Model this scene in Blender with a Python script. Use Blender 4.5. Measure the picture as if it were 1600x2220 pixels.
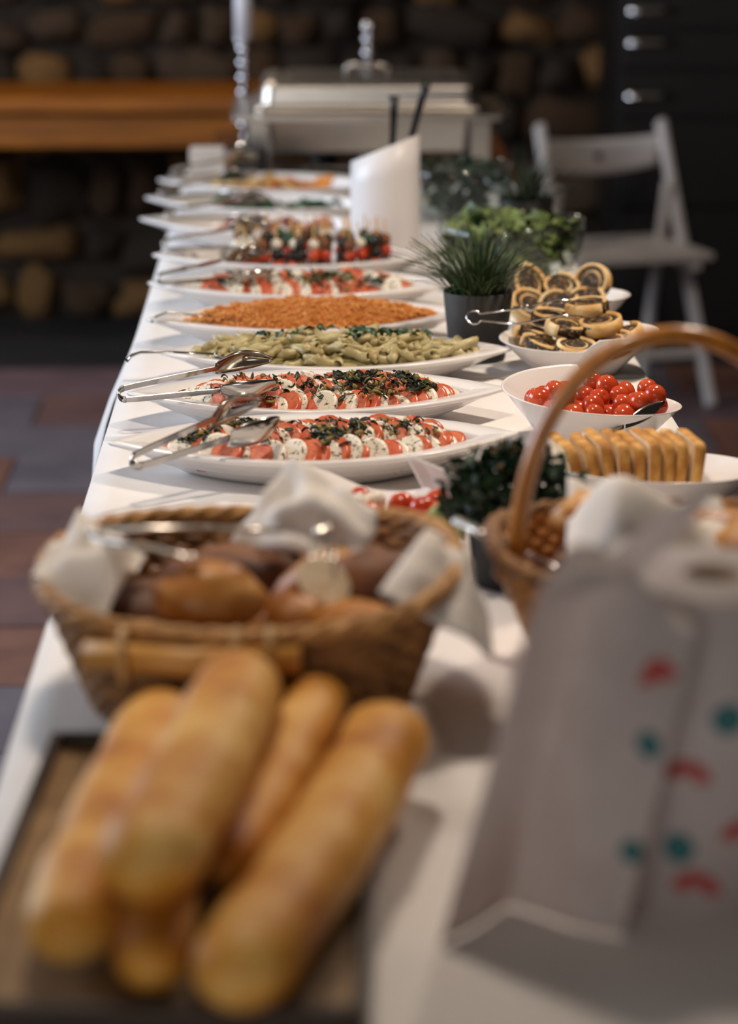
import bpy, math, random
import numpy as np
from mathutils import Vector, Matrix, noise

for o in list(bpy.data.objects):
    bpy.data.objects.remove(o, do_unlink=True)
scene = bpy.context.scene
COL = scene.collection
R = math.radians
PI = math.pi
rnd = random.Random(7)

# ------------------------------------------------------------------ camera
cam_d = bpy.data.cameras.new('camera')
cam = bpy.data.objects.new('camera', cam_d)
COL.objects.link(cam)
cam.location = (0, 0, 1.524)
cam.rotation_euler = (R(90 - 15.043), 0, R(-1.57))
cam_d.sensor_fit = 'HORIZONTAL'
cam_d.sensor_width = 24
cam_d.lens = 84
cam_d.clip_start = 0.05
cam_d.clip_end = 60
cam_d.dof.use_dof = True
cam_d.dof.focus_distance = 3.36
cam_d.dof.aperture_fstop = 2.4
scene.camera = cam

# ------------------------------------------------------------------ world, light, exposure
world = bpy.data.worlds.new('world')
scene.world = world
world.use_nodes = True
world.node_tree.nodes['Background'].inputs[0].default_value = (0.55, 0.50, 0.47, 1)
world.node_tree.nodes['Background'].inputs[1].default_value = 0.05
vs = scene.view_settings
vs.view_transform = 'Standard'
vs.look = 'None'
vs.exposure = 0.0
vs.gamma = 1
vs.use_curve_mapping = False


def area(name, loc, target, sx, sy, power, col):
    d = bpy.data.lights.new(name, 'AREA')
    d.shape = 'RECTANGLE'
    d.size, d.size_y, d.energy, d.color = sx, sy, power, col
    o = bpy.data.objects.new(name, d)
    COL.objects.link(o)
    o.location = loc
    o.rotation_euler = (Vector(target) - Vector(loc)).to_track_quat('-Z', 'Y').to_euler()
    return o


# daylight through the window in the left wall
area('window_daylight', (-2.93, 4.7, 1.65), (0.1, 4.7, 0.6), 2.8, 1.3, 105, (0.72, 0.84, 1.0))
# fill lamp added behind the camera to lift the roll and loose sheet
area('front_fill', (-1.3, -2.05, 1.35), (-0.2, 3.0, 0.8), 2.0, 2.0, 25, (1.0, 0.94, 0.88))


# ------------------------------------------------------------------ materials
def srgb(h):
    h = h.lstrip('#')
    v = [int(h[i:i + 2], 16) / 255 for i in (0, 2, 4)]
    return tuple(c / 12.92 if c <= 0.04045 else ((c + 0.055) / 1.055) ** 2.4 for c in v) + (1,)


MATS = {}


def mat(name, c1, c2=None, scale=20, rough=0.5, metal=0.0, bump=0.0, bscale=None, spec=None,
        sss=0.0, trans=0.0, ior=1.45, c3=None, lo=0.35, hi=0.65, detail=4, stretch=None, coat=0.0, voronoi=False,
        objrand=False):
    m = bpy.data.materials.new(name)
    m.use_nodes = True
    nt = m.node_tree
    N, L = nt.nodes, nt.links
    b = N['Principled BSDF']
    b.inputs['Roughness'].default_value = rough
    b.inputs['Metallic'].default_value = metal
    b.inputs['IOR'].default_value = ior
    if spec is not None:
        b.inputs['Specular IOR Level'].default_value = spec
    if sss:
        b.inputs['Subsurface Weight'].default_value = sss
        b.inputs['Subsurface Radius'].default_value = (0.006, 0.003, 0.002)
        b.inputs['Subsurface Scale'].default_value = 1.0
    if trans:
        b.inputs['Transmission Weight'].default_value = trans
    if coat:
        b.inputs['Coat Weight'].default_value = coat
        b.inputs['Coat Roughness'].default_value = 0.1
    tc = N.new('ShaderNodeTexCoord')
    vec = tc.outputs['Object']
    if objrand:
        oi = N.new('ShaderNodeObjectInfo')
        ad = N.new('ShaderNodeVectorMath')
        ad.operation = 'ADD'
        sc = N.new('ShaderNodeVectorMath')
        sc.operation = 'SCALE'
        cx = N.new('ShaderNodeCombineXYZ')
        for k in range(3):
            L.new(oi.outputs['Random'], cx.inputs[k])
        L.new(cx.outputs[0], sc.inputs[0])
        sc.inputs['Scale'].default_value = 13.0
        L.new(vec, ad.inputs[0])
        L.new(sc.outputs[0], ad.inputs[1])
        vec = ad.outputs[0]
    if stretch:
        mp = N.new('ShaderNodeMapping')
        mp.inputs['Scale'].default_value = stretch
        L.new(vec, mp.inputs['Vector'])
        vec = mp.outputs[0]
    b.inputs['Base Color'].default_value = srgb(c1)
    if c2:
        if voronoi:
            n = N.new('ShaderNodeTexVoronoi')
            n.inputs['Scale'].default_value = scale
            fac = n.outputs['Distance']
        else:
            n = N.new('ShaderNodeTexNoise')
            n.inputs['Scale'].default_value = scale
            n.inputs['Detail'].default_value = detail
            fac = n.outputs['Fac']
        L.new(vec, n.inputs['Vector'])
        r = N.new('ShaderNodeValToRGB')
        r.color_ramp.elements[0].position = lo
        r.color_ramp.elements[0].color = srgb(c1)
        r.color_ramp.elements[1].position = hi
        r.color_ramp.elements[1].color = srgb(c2)
        if c3:
            e = r.color_ramp.elements.new((lo + hi) / 2)
            e.color = srgb(c3)
        L.new(fac, r.inputs[0])
        L.new(r.outputs[0], b.inputs['Base Color'])
    if bump:
        n2 = N.new('ShaderNodeTexNoise')
        n2.inputs['Scale'].default_value = bscale or scale * 3
        n2.inputs['Detail'].default_value = 5
        L.new(vec, n2.inputs['Vector'])
        bp = N.new('ShaderNodeBump')
        bp.inputs['Strength'].default_value = min(1, bump)
        bp.inputs['Distance'].default_value = 0.004
        L.new(n2.outputs['Fac'], bp.inputs['Height'])
        L.new(bp.outputs[0], b.inputs['Normal'])
    MATS[name] = m
    return m


mat('ceramic', '#ece6e3', rough=0.16, spec=0.5)
mat('jug_white', '#e6e0de', rough=0.38)
mat('cloth', '#e9e4e0', '#e1dbd8', scale=6, rough=0.85, bump=0.12, bscale=900)
mat('napkin', '#efe8e0', '#e4dbd2', scale=12, rough=0.9, bump=0.1, bscale=300)
mat('paper', '#d9cfcb', '#cfc4bf', scale=40, rough=0.9, bump=0.3, bscale=220)
mat('paper_core', '#8a7462', rough=0.9)
mat('print_red', '#a5403a', rough=0.9)
mat('print_teal', '#37686a', rough=0.9)
mat('steel', '#b9b4ae', rough=0.17, metal=1.0)
mat('steel_brushed', '#d6cec4', '#c4bcb2', scale=30, rough=0.28, metal=1.0, stretch=(1, 20, 20))
mat('chrome', '#d8d6d8', rough=0.08, metal=1.0)
mat('wicker', '#a9763f', '#5f3a1c', scale=45, rough=0.6, bump=0.4, bscale=160, objrand=True)
mat('wicker_pale', '#e0a868', '#b87838', scale=40, rough=0.55, bump=0.4, bscale=160, objrand=True)
mat('wicker_rim', '#cf9c5c', '#94642f', scale=30, rough=0.55, bump=0.4, bscale=120, objrand=True)
mat('bamboo', '#d79d4c', '#b97f35', scale=30, rough=0.4, stretch=(0.3, 3, 3))
mat('binding', '#d7b27a', '#b48a50', scale=60, rough=0.6)
mat('bentwood', '#b9741a', '#965a10', scale=22, rough=0.35, stretch=(3, 3, 0.6), coat=0.3)
mat('crust', '#ad6814', '#e6b869', scale=11, rough=0.55, bump=0.35, bscale=60, c3='#cf8f31', lo=0.36, hi=0.68, objrand=True)
mat('crust_dark', '#94561f', '#d09a58', scale=22, rough=0.42, bump=0.3, bscale=80, c3='#b3722f', objrand=True)
mat('crust_deep', '#5a331c', '#8a5733', scale=24, rough=0.6, bump=0.3, bscale=80, objrand=True)
mat('crumb', '#ead9bd', '#d9c09a', scale=60, rough=0.9, bump=0.5, bscale=200)
mat('toast_crust', '#a8702f', '#d9a860', scale=40, rough=0.75, c3='#c58c42', bump=0.3, bscale=160, objrand=True)
mat('toast_crumb', '#efdcc0', '#dfc19a', scale=35, rough=0.9, bump=0.4, bscale=200, objrand=True)
mat('tray_wood', '#98774e', '#876843', scale=9, rough=0.55, stretch=(1, 6, 6))
mat('tray_edge', '#3a2715', '#2a1b0e', scale=9, rough=0.55, stretch=(1, 6, 6))
mat('tomato', '#b8391d', '#c95029', scale=30, rough=0.16, spec=0.6, sss=0.15, objrand=True)
mat('tomato_cut', '#cf6043', '#a04a22', scale=70, rough=0.35, c3='#dc7f5c', lo=.38, hi=.72, sss=0.1, objrand=True)
mat('tomato_skin', '#bd4a2c', '#cf6a3e', scale=60, rough=0.3, objrand=True)
mat('mozzarella', '#ece2cf', '#5f4a22', scale=170, rough=0.4, lo=0.53, hi=0.66, sss=0.1, objrand=True)
mat('basil', '#131c12', '#2c3a22', scale=60, rough=0.45, bump=0.4, objrand=True)
mat('pesto', '#5e5220', '#8f7a34', scale=120, rough=0.5)
mat('dressing', '#b4511f', '#d98a45', scale=60, rough=0.3)
mat('couscous', '#c9772e', '#e4a860', scale=120, rough=0.7, c3='#d68c42', bump=0.5, bscale=300)
mat('couscous_mound', '#b9641f', '#dd9246', scale=140, rough=0.8, bump=1.0, bscale=350)
mat('penne', '#978757', '#c4b586', scale=60, rough=0.42, objrand=True, sss=0.1)
mat('penne_bed', '#8f8350', '#b8aa78', scale=90, rough=0.6, bump=0.8, bscale=150)
mat('pesto_leaf', '#1d3a22', '#35583a', scale=60, rough=0.4, objrand=True)
mat('pastry', '#c99a58', '#ead0a0', scale=28, rough=0.6, bump=0.35, bscale=150, c3='#dcb47a', objrand=True)
mat('filling', '#1d140c', '#a58048', scale=170, lo=.46, hi=.68, c3='#4a3218', rough=0.5, bump=1.0, bscale=220, objrand=True)
mat('pot_grey', '#3a3735', '#33302e', scale=60, rough=0.7)
mat('pot_black', '#1c1b1a', rough=0.6)
mat('soil', '#15110d', '#2a2119', scale=120, rough=0.95, bump=1)
mat('grass', '#1c2e19', '#46592f', scale=30, rough=0.45, objrand=True)
mat('grass_dark', '#16241a', '#2a3d26', scale=30, rough=0.5, objrand=True)
mat('herb', '#14261a', '#274229', scale=60, rough=0.5, objrand=True)
mat('herb_brown', '#6a4a24', '#93703c', scale=90, rough=0.7)
mat('lettuce', '#37462a', '#93a066', scale=30, rough=0.45, c3='#5e6f3c', sss=0.1, objrand=True)
mat('lettuce_pale', '#b7c08c', '#93a567', scale=30, rough=0.4, sss=0.1)
mat('greens', '#2a4a30', '#547a55', scale=40, rough=0.4, objrand=True)
g = mat('glass', '#eef2f0', rough=0.02)
gn = g.node_tree
tr = gn.nodes.new('ShaderNodeBsdfTransparent')
tr.inputs[0].default_value = (.93, .96, .95, 1)
gl = gn.nodes.new('ShaderNodeBsdfGlossy')
gl.inputs['Roughness'].default_value = .03
lw = gn.nodes.new('ShaderNodeLayerWeight')
pw_ = gn.nodes.new('ShaderNodeMath')
pw_.operation = 'POWER'
pw_.inputs[1].default_value = 4.0
gn.links.new(lw.outputs['Facing'], pw_.inputs[0])
fr = gn.nodes.new('ShaderNodeMath')
fr.operation = 'MULTIPLY_ADD'
fr.inputs[1].default_value = .55
fr.inputs[2].default_value = .035
gn.links.new(pw_.outputs[0], fr.inputs[0])
mx = gn.nodes.new('ShaderNodeMixShader')
gn.links.new(fr.outputs[0], mx.inputs[0])
gn.links.new(tr.outputs[0], mx.inputs[1])
gn.links.new(gl.outputs[0], mx.inputs[2])
gn.links.new(mx.outputs[0], gn.nodes['Material Output'].inputs[0])
for nm, am in (('paper', .45), ('napkin', .15)):
    q_ = MATS[nm].node_tree
    tl = q_.nodes.new('ShaderNodeBsdfTranslucent')
    tl.inputs[0].default_value = srgb('#d8cdc6')
    mx = q_.nodes.new('ShaderNodeMixShader')
    mx.inputs[0].default_value = am
    q_.links.new(q_.nodes['Principled BSDF'].outputs[0], mx.inputs[1])
    q_.links.new(tl.outputs[0], mx.inputs[2])
    q_.links.new(mx.outputs[0], q_.nodes['Material Output'].inputs[0])
mat('chair_white', '#cfc9c6', '#bfb8b5', scale=12, rough=0.5, stretch=(1, 1, 5))
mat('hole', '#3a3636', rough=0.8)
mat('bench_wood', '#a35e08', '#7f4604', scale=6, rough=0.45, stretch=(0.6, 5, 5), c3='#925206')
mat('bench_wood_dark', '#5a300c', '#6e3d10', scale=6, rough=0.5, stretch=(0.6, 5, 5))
mat('mortar', '#231a13', '#30261c', scale=14, rough=0.95, bump=0.8)
for i, (a, b) in enumerate([('#8a6232', '#4a331c'), ('#4c331a', '#2d1f12'), ('#352719', '#211913'), ('#503b28', '#33261b')]):
    mat('stone%d' % i, a, b, scale=9, rough=0.9, bump=0.8, bscale=30, objrand=True)
for i, (a, b) in enumerate([('#7c6468', '#685358'), ('#835a4c', '#6a483e'), ('#72686f', '#5f5860'), ('#7a5a54', '#634b4b')]):
    mat('tile%d' % i, a, b, scale=6, rough=0.55, bump=0.3, bscale=40, objrand=True)
mat('floor_grout', '#241f20', '#1a1617', scale=5, rough=0.9)
mat('floor_strip_dark', '#181516', '#221d1d', scale=5, rough=0.8)
mat('plaster', '#2a2624', '#221f1d', scale=3, rough=0.95)
mat('plaster_pale', '#8a8078', '#7a7068', scale=3, rough=0.95)
mat('plaster_warm', '#b5a692', '#a89a86', scale=3, rough=0.95)
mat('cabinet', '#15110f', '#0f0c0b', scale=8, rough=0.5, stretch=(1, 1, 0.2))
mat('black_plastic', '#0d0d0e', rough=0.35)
mat('candle', '#d6d3d8', rough=0.4, sss=0.2)
mat('dark_bowl', '#3c3a3c', rough=0.3)
mat('olive', '#1a1512', '#2a2416', scale=40, rough=0.25)
mat('stick', '#c79a5a', rough=0.7)
mat('cheese', '#e9cf9c', '#dba65a', scale=50, rough=0.45, objrand=True)
mat('cheese_orange', '#d5781f', '#e29a45', scale=50, rough=0.45, objrand=True)
mat('ham', '#b4614c', '#d69a84', scale=60, rough=0.4, objrand=True)
mat('lamp_metal', '#26221f', rough=0.5)
em = mat('bulb', '#fff2dc', rough=0.5)
em.node_tree.nodes['Principled BSDF'].inputs['Emission Color'].default_value = (1, .82, .6, 1)
em.node_tree.nodes['Principled BSDF'].inputs['Emission Strength'].default_value = 12
pane = mat('pane', '#dfe8f4', rough=0.1)
pane.node_tree.nodes['Principled BSDF'].inputs['Emission Color'].default_value = (.74, .85, 1, 1)
pane.node_tree.nodes['Principled BSDF'].inputs['Emission Strength'].default_value = 1.6


# ------------------------------------------------------------------ mesh builder
class MB:
    def __init__(s):
        s.v, s.f, s.mi, s.cur = [], [], [], 0

    def add(s, v, f):
        b = len(s.v)
        s.v += [tuple(p) for p in v]
        for q in f:
            s.f.append(tuple(i + b for i in q))
            s.mi.append(s.cur)
        return s

    def box(s, x0, x1, y0, y1, z0, z1):
        v = [(x, y, z) for z in (z0, z1) for y in (y0, y1) for x in (x0, x1)]
        return s.add(v, [(0, 2, 3, 1), (4, 5, 7, 6), (0, 1, 5, 4), (2, 6, 7, 3), (0, 4, 6, 2), (1, 3, 7, 5)])

    def tube(s, pts, r, n=8, closed=False, flat=1.0, cap=True):
        P = [Vector(p) for p in pts]
        m = len(P)
        rr = r if isinstance(r, (list, tuple)) else [r] * m
        T = []
        for i in range(m):
            a = P[(i - 1) % m] if closed or i > 0 else P[i]
            b = P[(i + 1) % m] if closed or i < m - 1 else P[i]
            T.append((b - a).normalized())
        up = Vector((0, 0, 1)) if abs(T[0].z) < 0.9 else Vector((1, 0, 0))
        V = []
        nrm = None
        for i in range(m):
            t = T[i]
            if nrm is None:
                nrm = (up - t * up.dot(t)).normalized()
            else:
                nrm = (nrm - t * nrm.dot(t)).normalized()
            bn = t.cross(nrm)
            for k in range(n):
                a = 2 * PI * k / n
                V.append(P[i] + (nrm * math.cos(a) * flat + bn * math.sin(a)) * rr[i])
        F = []
        for i in range(m if closed else m - 1):
            j = (i + 1) % m
            for k in range(n):
                l = (k + 1) % n
                F.append((i * n + k, j * n + k, j * n + l, i * n + l))
        if cap and not closed:
            F.append(tuple(range(n)))
            F.append(tuple(reversed(range((m - 1) * n, m * n))))
        return s.add(V, F)

    def bar(s, a, b, w, h, up=(0, 0, 1)):
        a, b = Vector(a), Vector(b)
        t = (b - a).normalized()
        u = Vector(up)
        u = (u - t * u.dot(t)).normalized()
        q = t.cross(u)
        V = []
        for p in (a, b):
            for sx, sz in ((-1, -1), (1, -1), (1, 1), (-1, 1)):
                V.append(p + q * sx * w / 2 + u * sz * h / 2)
        return s.add(V, [(0, 1, 2, 3), (7, 6, 5, 4), (0, 4, 5, 1), (1, 5, 6, 2), (2, 6, 7, 3), (3, 7, 4, 0)])

    def lathe(s, prof, n=40, cx=0, cy=0, sx=1, sy=1, cap=True):
        V, F = [], []
        m = len(prof)
        for (r, z) in prof:
            for k in range(n):
                a = 2 * PI * k / n
                V.append((cx + r * sx * math.cos(a), cy + r * sy * math.sin(a), z))
        for i in range(m - 1):
            for k in range(n):
                l = (k + 1) % n
                F.append((i * n + k, i * n + l, (i + 1) * n + l, (i + 1) * n + k))
        if cap and prof[0][0] > 1e-5:
            F.append(tuple(reversed(range(n))))
        if cap and prof[-1][0] > 1e-5:
            F.append(tuple(range((m - 1) * n, m * n)))
        return s.add(V, F)

    def rings(s, rings, cap0=True, cap1=True):
        n = len(rings[0])
        V = [p for r in rings for p in r]
        F = []
        for i in range(len(rings) - 1):
            for k in range(n):
                l = (k + 1) % n
                F.append((i * n + k, i * n + l, (i + 1) * n + l, (i + 1) * n + k))
        if cap0:
            F.append(tuple(reversed(range(n))))
        if cap1:
            F.append(tuple(range((len(rings) - 1) * n, len(rings) * n)))
        return s.add(V, F)

    def grid(s, fn, nu, nv, skip=None):
        V = [fn(i / nu, j / nv) for j in range(nv + 1) for i in range(nu + 1)]
        F = []
        for j in range(nv):
            for i in range(nu):
                if skip and skip((i + .5) / nu, (j + .5) / nv):
                    continue
                a = j * (nu + 1) + i
                F.append((a, a + 1, a + nu + 2, a + nu + 1))
        return s.add(V, F)

    def blob(s, c, rx, ry, rz, nu=16, nv=10, amp=0.0, freq=3.0, seed=0, fn=None):
        V = []
        for j in range(nv + 1):
            th = PI * j / nv
            for i in range(nu):
                ph = 2 * PI * i / nu
                d = Vector((math.sin(th) * math.cos(ph), math.sin(th) * math.sin(ph), math.cos(th)))
                k = 1 + amp * noise.noise(d * freq + Vector((seed * 3.7, seed * 1.3, 0)))
                p = Vector((d.x * rx * k, d.y * ry * k, d.z * rz * k))
                if fn:
                    p = fn(p)
                V.append((c[0] + p.x, c[1] + p.y, c[2] + p.z))
        F = []
        for j in range(nv):
            for i in range(nu):
                l = (i + 1) % nu
                F.append((j * nu + i, (j + 1) * nu + i, (j + 1) * nu + l, j * nu + l))
        return s.add(V, F)

    def mesh(s, name, mats, smooth=True):
        me = bpy.data.meshes.new(name)
        me.from_pydata(s.v, [], s.f)
        for m in (mats if isinstance(mats, (list, tuple)) else [mats]):
            me.materials.append(MATS[m])
        if len(set(s.mi)) > 1:
            me.polygons.foreach_set('material_index', s.mi)
        if smooth:
            me.polygons.foreach_set('use_smooth', [True] * len(me.polygons))
        me.update()
        return me

    def build(s, name, mats, parent=None, smooth=True, weld=False, solid=0, autosmooth=None, bevel=0, subd=0):
        me = s.mesh(name, mats, smooth)
        o = bpy.data.objects.new(name, me)
        COL.objects.link(o)
        if parent:
            o.parent = parent
        if weld:
            md = o.modifiers.new('weld', 'WELD')
            md.merge_threshold = 1e-5
        if solid:
            md = o.modifiers.new('solid', 'SOLIDIFY')
            md.thickness = solid
            md.offset = 0
        if bevel:
            md = o.modifiers.new('bevel', 'BEVEL')
            md.width = bevel
            md.segments = 2
            md.limit_method = 'ANGLE'
        if subd:
            md = o.modifiers.new('sub', 'SUBSURF')
            md.levels = md.render_levels = subd
        return o


def tag(o, label, cat=None, group=None, kind=None):
    if label:
        o['label'] = label
    if cat:
        o['category'] = cat
    if group:
        o['group'] = group
    if kind:
        o['kind'] = kind
    return o


def thing(name, label, cat, loc=(0, 0, 0), rz=0, group=None):
    o = bpy.data.objects.new(name, None)
    o.empty_display_size = 0.02
    COL.objects.link(o)
    o.location = loc
    o.rotation_euler = (0, 0, rz)
    return tag(o, label, cat, group)


def inst(name, me, loc, rot=(0, 0, 0), scale=(1, 1, 1), parent=None, label=None, cat=None, group=None):
    o = bpy.data.objects.new(name, me)
    COL.objects.link(o)
    o.location, o.rotation_euler, o.scale = loc, rot, scale
    if parent:
        o.parent = parent
    return tag(o, label, cat, group)


def dup(root, label=None, group=None):
    r = root.copy()
    COL.objects.link(r)
    if label:
        r['label'] = label
    if group:
        r['group'] = group
    for ch in list(root.children):
        c = ch.copy()
        COL.objects.link(c)
        c.parent = r
        for g in ch.children:
            d = g.copy()
            COL.objects.link(d)
            d.parent = c
    return r


def aim(o, a, b, roll=0):
    a, b = Vector(a), Vector(b)
    x = (b - a).normalized()
    z = Vector((0, 0, 1))
    z = (z - x * z.dot(x)).normalized()
    y = z.cross(x)
    M = Matrix((x, y, z)).transposed() @ Matrix.Rotation(roll, 3, 'X')
    o.rotation_euler = M.to_euler()
    o.location = a


def struct(o):
    o['kind'] = 'structure'
    return o


# ================================================================== SETTING
TZ = 0.75
TX0, TX1 = -0.252, 0.497

fl = MB().box(-3.2, 4.2, -2.2, 8.3, -0.12, -0.012).build('floor', 'floor_grout', smooth=False)
struct(fl)
tile_me = [MB().box(-.246, .246, -.171, .171, -.02, 0).mesh('tile', 'tile%d' % i, False) for i in range(4)]
for j in range(26):
    y = 3.6 + j * 0.35
    if y > 7.4:
        break
    off = 0.25 if j % 2 else 0
    for i in range(7):
        x = -3.2 + i * 0.50 + off
        if x > -0.2 or x < -2.9:
            continue
        inst('paving_tile', rnd.choice(tile_me), (x, y, rnd.uniform(-.004, .002)), (rnd.uniform(-.006, .006), rnd.uniform(-.006, .006), 0), parent=fl)
for j in range(18):
    y = 4.3 + j * 0.35
    if y > 7.4:
        break
    for i in range(4):
        x = 0.8 + i * 0.50 + (0.25 if j % 2 else 0)
        inst('paving_tile', rnd.choice(tile_me), (x, y, rnd.uniform(-.004, .002)), parent=fl)
MB().box(-3.2, 4.2, 7.55, 7.98, -0.012, 0.012).build('dark_floor_strip', 'floor_strip_dark', fl, smooth=False)  # low dark strip across the floor at the foot of the wall

wb = MB().box(-3.2, 4.2, 8.06, 8.3, 0, 2.9).build('wall_back', 'mortar', smooth=False)
struct(wb)
stone_me = []
for k in range(8):
    b = MB()
    def sh(p, k=k):
        q = Vector((math.copysign(abs(p.x) ** .62, p.x), p.y, math.copysign(abs(p.z) ** .62, p.z)))
        return q
    b.blob((0, 0, 0), 1, 1, 1, 16, 12, 0.55, 1.5, k + 1, sh)
    stone_me.append(b)
stone_data = [[b.mesh('stone', 'stone%d' % i) for i in range(4)] for b in stone_me]
z = 0.0
nst = 0
while z < 1.42 and nst < 290:
    h = rnd.uniform(.09, .22)
    x = -2.5 + rnd.uniform(0, .1)
    while x < 2.6:
        w = rnd.choice((rnd.uniform(.09, .16), rnd.uniform(.16, .36)))
        hh = h * rnd.uniform(.7, 1.12)
        inst('stone', stone_data[rnd.randrange(8)][rnd.choices((0, 1, 2, 3), (2, 3, 3, 2))[0]],
             (x + w / 2, 8.05, z + h / 2 + rnd.uniform(-.012, .012)), (0, rnd.uniform(-.35, .35), 0),
             (w * .49, rnd.uniform(.04, .085), hh * .48), parent=wb)
        nst += 1
        x += w + rnd.uniform(0, .02)
    z += h + .008

wr = MB().box(4.0, 4.2, -2.2, 8.06, 0, 2.9).build('wall_right', 'plaster', smooth=False)
struct(wr)
wl = MB()
wl.box(-3.2, -3.0, -2.2, 3.2, 0, 2.9).box(-3.2, -3.0, 6.2, 8.06, 0, 2.9).box(-3.2, -3.0, 3.2, 6.2, 0, .95).box(-3.2, -3.0, 3.2, 6.2, 2.35, 2.9)
struct(wl.build('wall_left', 'plaster_pale', smooth=False))
win = struct(MB().box(-3.14, -3.12, 3.24, 6.16, .99, 2.31).build('window_1', 'pane', smooth=False))
for (y0, y1, z0, z1) in ((3.2, 3.26, .95, 2.35), (6.14, 6.2, .95, 2.35), (3.26, 6.14, .95, 1.01), (3.26, 6.14, 2.29, 2.35), (4.68, 4.72, 1.01, 2.29)):
    MB().box(-3.16, -3.05, y0, y1, z0, z1).build('window_frame', 'chair_white', win, smooth=False)
wfr = MB()
wfr.box(-3.2, -2.4, -2.4, -2.2, 0, 2.9).box(-.2, 4.2, -2.4, -2.2, 0, 2.9).box(-2.4, -.2, -2.4, -2.2, 2.4, 2.9)
struct(wfr.build('wall_front', 'plaster_pale', smooth=False))
dr = struct(MB().box(-2.36, -.24, -2.34, -2.32, .12, 2.36).build('fill_door_1', 'pane', smooth=False))  # made-up glazed door, added with the front fill lamp; its pane glows
for (x0, x1, z0, z1) in ((-2.4, -2.3, 0, 2.4), (-.3, -.2, 0, 2.4), (-2.3, -.3, 0, .14), (-2.3, -.3, 2.3, 2.4), (-1.34, -1.26, .14, 2.3)):
    MB().box(x0, x1, -2.36, -2.26, z0, z1).build('fill_door_frame', 'bench_wood_dark', dr, smooth=False)

# bench along the stone wall
bt = thing('wooden_bench', 'long orange varnished wooden bench along the stone wall', 'bench', (0, 0, 0))
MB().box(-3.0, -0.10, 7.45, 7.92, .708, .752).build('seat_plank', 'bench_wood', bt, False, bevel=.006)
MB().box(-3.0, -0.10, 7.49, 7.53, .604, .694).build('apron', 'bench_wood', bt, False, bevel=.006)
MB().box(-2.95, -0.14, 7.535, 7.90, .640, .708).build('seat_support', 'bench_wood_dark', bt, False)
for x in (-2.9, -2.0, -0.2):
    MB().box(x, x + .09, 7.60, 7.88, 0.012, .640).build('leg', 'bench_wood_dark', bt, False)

# dark drawer cabinet on the right
cb = thing('drawer_cabinet', 'dark wooden cabinet with steel handles behind the white folding chair', 'cabinet', (0, 0, 0))
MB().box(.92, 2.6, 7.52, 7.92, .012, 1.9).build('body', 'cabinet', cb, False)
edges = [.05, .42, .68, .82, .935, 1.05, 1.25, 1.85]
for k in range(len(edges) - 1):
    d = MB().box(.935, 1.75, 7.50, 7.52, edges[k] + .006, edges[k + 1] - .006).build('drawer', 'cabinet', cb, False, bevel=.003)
    if k in (2, 3, 4):
        zc = (.745, .897, .988)[k - 2]
        hb = MB()
        def pull(u, v, zc=zc):
            a = PI * (v * .55 + .02)
            return (.945 + u * .125, 7.50 - .026 * math.sin(a), zc + .018 * math.cos(a))
        hb.grid(pull, 4, 8)
        hb.build('handle', 'chrome', d, solid=.003)

# pendant lamps of the room (above the frame)
def pendant(x, y, z, power, label, size=.11, col=(1, .85, .70)):
    t = thing('pendant_lamp', label, 'lamp', (x, y, z))
    MB().lathe([(.02, .16), (.06, .14), (.15, .03), (.17, 0), (.165, 0), (.145, .03), (.055, .13), (.018, .15)], 28).build('lamp_shade', 'lamp_metal', t)
    MB().tube([(0, 0, .15), (0, 0, 2.9 - z)], .004, 6).build('cord', 'lamp_metal', t)
    MB().blob((0, 0, .03), .035, .035, .045).build('bulb', 'bulb', t)
    d = bpy.data.lights.new('lamp_light', 'AREA')
    d.shape = 'DISK'
    d.size, d.energy, d.color = size * 2, power, col
    o = bpy.data.objects.new('lamp_light', d)
    COL.objects.link(o)
    o.parent = t
    o.location = (0, 0, -.02)
    return t


pendant(.85, 3.7, 2.25, 24, 'dark metal pendant lamp hanging right over the table middle')
pendant(-.15, 2.6, 2.3, 13, 'dark metal pendant lamp hanging over the bread baskets')
pendant(-.5, 6.9, 2.3, 10, 'dark metal pendant lamp hanging over the chafing dish')
MB().box(-3.2, 4.2, -2.2, 8.3, 2.9, 3.0).build('ceiling', 'plaster_warm', smooth=False)['kind'] = 'structure'

# ================================================================== TABLES AND CLOTHS
for (y0, y1, lab) in ((1.0, 3.60, 'long buffet table under the white cloth nearest the bread'), (3.62, 5.63, 'long buffet table under the white cloth before the chafing dish')):
    t = thing('buffet_table', lab, 'table', (0, 0, 0))
    MB().box(TX0 + .006, TX1 - .006, y0, y1, TZ - .03, TZ - .004).build('table_top', 'tray_wood', t, False)
    for x in (TX0 + .05, TX1 - .05):
        for y in (y0 + .1, y1 - .1):
            MB().box(x - .02, x + .02, y - .02, y + .02, 0, TZ - .03).build('leg', 'steel', t, False)


t = thing('side_table', 'dark wooden table carrying the chafing dish', 'table', (0, 0, 0))
MB().box(-.21, .50, 5.66, 6.62, TZ - .028, TZ + .0025).build('table_top', 'bench_wood_dark', t, False, bevel=.003)
for x in (-.17, .46):
    for y in (5.70, 6.58):
        MB().box(x - .025, x + .025, y - .025, y + .025, 0, TZ - .028).build('leg', 'bench_wood_dark', t, False)


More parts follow.
